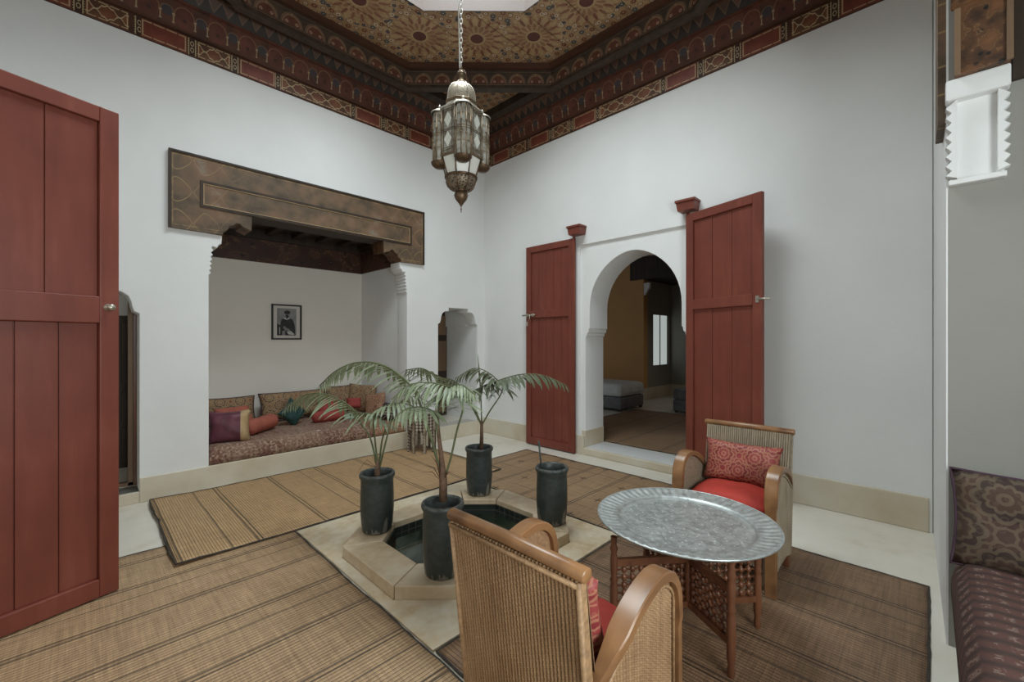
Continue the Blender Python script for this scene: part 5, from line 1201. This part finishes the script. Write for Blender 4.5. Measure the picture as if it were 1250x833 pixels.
cu('small red cushion against the square paisley one', 0.20, 0.15, 0.08, 'brightred', (2.76, 5.90, 0.56), -15, -20, seed=12)
cu('small pale green cushion peeping out right of the red bolster', 0.16, 0.10, 0.06, 'sage', (2.56, 5.62, 0.415), -60, 0, seed=13)
def bolster(label, p0, p1, r_, m):
    p0, p1 = Vector(p0), Vector(p1); c_ = (p0 + p1) / 2; a = p0 - c_; b_ = p1 - c_; n_ = 14; pts = []; rad = []
    for i in range(n_ + 1):
        s_ = i / n_; pts.append(a.lerp(b_, s_)); e = min(s_, 1 - s_) * (p1 - p0).length; rad.append(max(0.012, r_ * math.sqrt(max(0, 1 - (1 - min(1, e / 0.05)) ** 2)) * (1 + 0.04 * math.sin(i * 1.7))))
    o = obj('bolster', MB().tube(pts, rad, 20), m); o.location = c_; return tag(o, label, 'cushion')
bolster('coral round bolster lying at the left end of the mattress', (1.30, 5.42, 0.472), (1.67, 5.74, 0.482), 0.085, 'coral')
bolster('red round bolster lying right of the dark teal cushion', (2.10, 5.70, 0.455), (2.52, 5.66, 0.455), 0.075, 'brightred')
o = obj('paper_scrap', MB().prism([(-0.03, -0.02), (0.025, -0.03), (0.04, 0.02), (-0.01, 0.04), (-0.04, 0.02)], 0, 0.003), 'paper'); o.location = (1.985, 5.14, 0.376); o.rotation_euler = (R(20), 0, 0); tag(o, 'small white scrap on the front edge of the printed mattress', 'paper')
# picture
t = thing('framed_portrait', 'black framed black and white portrait of a seated person on alcove wall', 'picture', (2.01, ALB, 1.712))
mb = MB(); W_, H_ = 0.193, 0.243
for q in ((-W_, W_, -H_, -H_ + 0.02), (-W_, W_, H_ - 0.02, H_), (-W_, -W_ + 0.02, -H_ + 0.02, H_ - 0.02), (W_ - 0.02, W_, -H_ + 0.02, H_ - 0.02)): mb.box(q[0], q[1], -0.028, 0, q[2], q[3])
obj('frame', mb, 'black', t); obj('mount', MB().box(-W_ + 0.02, W_ - 0.02, -0.012, -0.002, -H_ + 0.02, H_ - 0.02), 'paper', t)
mb = MB()
def flat(pts, d, mi): mb.add([(x, -0.0125 - d, z) for x, z in pts], [list(range(len(pts)))], mi)
def ell(cx_, cz_, rx, rz, n_=20): return [(cx_ + rx * math.cos(2 * PI * i / n_), cz_ + rz * math.sin(2 * PI * i / n_)) for i in range(n_)]
flat(rect(-0.125, 0.125, -0.185, 0.190), 0.0002, 0)
flat([(-0.075, -0.185), (-0.085, -0.05), (-0.07, 0.03), (-0.03, 0.065), (0.03, 0.068), (0.075, 0.035), (0.10, -0.03), (0.11, -0.11), (0.11, -0.185)], 0.0006, 1)
flat([(-0.125, -0.185), (-0.125, -0.02), (-0.08, -0.05), (-0.075, -0.185)], 0.0005, 1)
flat(ell(0.005, 0.105, 0.034, 0.044), 0.0009, 2); flat(ell(0.005, 0.135, 0.040, 0.026), 0.0012, 1)
flat(ell(0.004, 0.082, 0.020, 0.022), 0.0012, 1)
flat([(-0.05, 0.052), (-0.015, 0.066), (0.0, 0.045), (0.022, 0.066), (0.05, 0.055), (0.0, 0.03)], 0.0009, 3)
flat([(-0.04, -0.05), (0.0, -0.08), (0.04, -0.10), (0.035, -0.13), (-0.01, -0.12), (-0.05, -0.08)], 0.0009, 2)
flat([(0.0, -0.13), (0.05, -0.12), (0.10, -0.165), (0.09, -0.18), (0.02, -0.17)], 0.0012, 3)
flat([(-0.06, -0.13), (-0.02, -0.11), (-0.02, -0.185), (-0.06, -0.185)], 0.0012, 2)
flat([(-0.095, -0.07), (-0.085, -0.07), (-0.085, -0.17), (-0.095, -0.17)], 0.0012, 3)
obj('portrait_print', mb, ['ph_bg', 'ph_dark', 'ph_mid', 'ph_light'], t)

# ---------------------------------------------------------------- inlaid side table
t = thing('inlaid_side_table', 'small octagonal bone-inlaid side table at the end of the alcove bench', 'side table', (3.13, 4.73, 0.022))
rt = 0.175
oct8 = [(rt * math.cos(PI / 8 + k * PI / 4), rt * math.sin(PI / 8 + k * PI / 4)) for k in range(8)]
obj('table_top', MB().prism([(x * 1.06, y * 1.06) for x, y in oct8], 0.478, 0.498), 'inlay', t, bevel=0.004)
for k in range(8):
    (x0, y0), (x1, y1) = oct8[k], oct8[(k + 1) % 8]; ux = Vector((x1 - x0, y1 - y0, 0)); L_ = ux.length; h = L_ / 2
    arch = [(0, 0), (0.017, 0), (0.017, 0.22), (0.026, 0.235), (0.024, 0.25), (0.036, 0.262), (0.044, 0.28), (h, 0.30)]; arch = arch + [(L_ - x, z) for x, z in arch[::-1][1:]]
    me = upright([arch + [(L_, 0.478), (0, 0.478)]], 0.012, (0, 0, 0), (1, 0, 0)); me.transform(frame((x0, y0, 0), ux, Vector((0, 0, 1)).cross(ux)))
    link('side_panel', me, 'inlay', t)
    obj('leg', MB().box(-0.012, 0.012, -0.012, 0.012, 0, 0.478, 0, Matrix.Translation((x0, y0, 0)) @ Matrix.Rotation(PI / 8 + k * PI / 4, 4, 'Z')), 'inlay_leg', t)

# ---------------------------------------------------------------- bench at the right edge
o = mattress('bench_mattress', 'rust striped kilim covered mattress at the right edge of the photo', 1.1, XJ - 0.01, -1.2, -0.075, 0.252, 0.47, 'kilim', 4)
cu('large dark brown paisley cushion on the kilim mattress at right', 0.62, 0.42, 0.16, 'paisley_dark', (XJ - 0.10, -0.38, 0.655), -10, -90, seed=14, name='cushion', piping='plum')

# ---------------------------------------------------------------- bedroom furniture beyond the arch
t = thing('bed', 'low bed with white cover on a grey base in the room beyond the arch', 'bed', (7.65, 5.1, 0.097))
obj('bed_base', MB().box(-0.45, 0.45, -0.93, 0.95, 0.04, 0.27), 'greycloth', t, bevel=0.03)
mb = MB().box(-0.47, 0.47, -0.95, 0.95, 0.27, 0.53); obj('cover', mb, 'bedlinen', t, bevel=0.09)
for x in (-0.4, 0.4):
    for y in (-0.88, 0.88): obj('leg', MB().box(x - 0.025, x + 0.025, y - 0.025, y + 0.025, 0, 0.05), 'darkwood', t)
t = thing('sofa', 'low grey sofa at the right side of the room beyond the arch', 'sofa', (8.45, 2.9, 0.088))
obj('base', MB().box(-0.5, 0.5, -0.6, 0.6, 0.03, 0.24), 'greycloth', t, bevel=0.02); obj('seat', MB().box(-0.5, 0.5, -0.6, 0.6, 0.24, 0.45), 'greycloth', t, bevel=0.04)
for x in (-0.45, 0.45):
    for y in (-0.55, 0.55): obj('foot', MB().box(x - 0.02, x + 0.02, y - 0.02, y + 0.02, 0, 0.04), 'darkwood', t)
pillow('cushion', 'dark grey cushion standing on the sofa in the room beyond', 'cushion', 0.5, 0.42, 0.14, 'greycloth', (8.62, 3.16, 0.775), (R(-10), 0, R(-60)), seed=21)
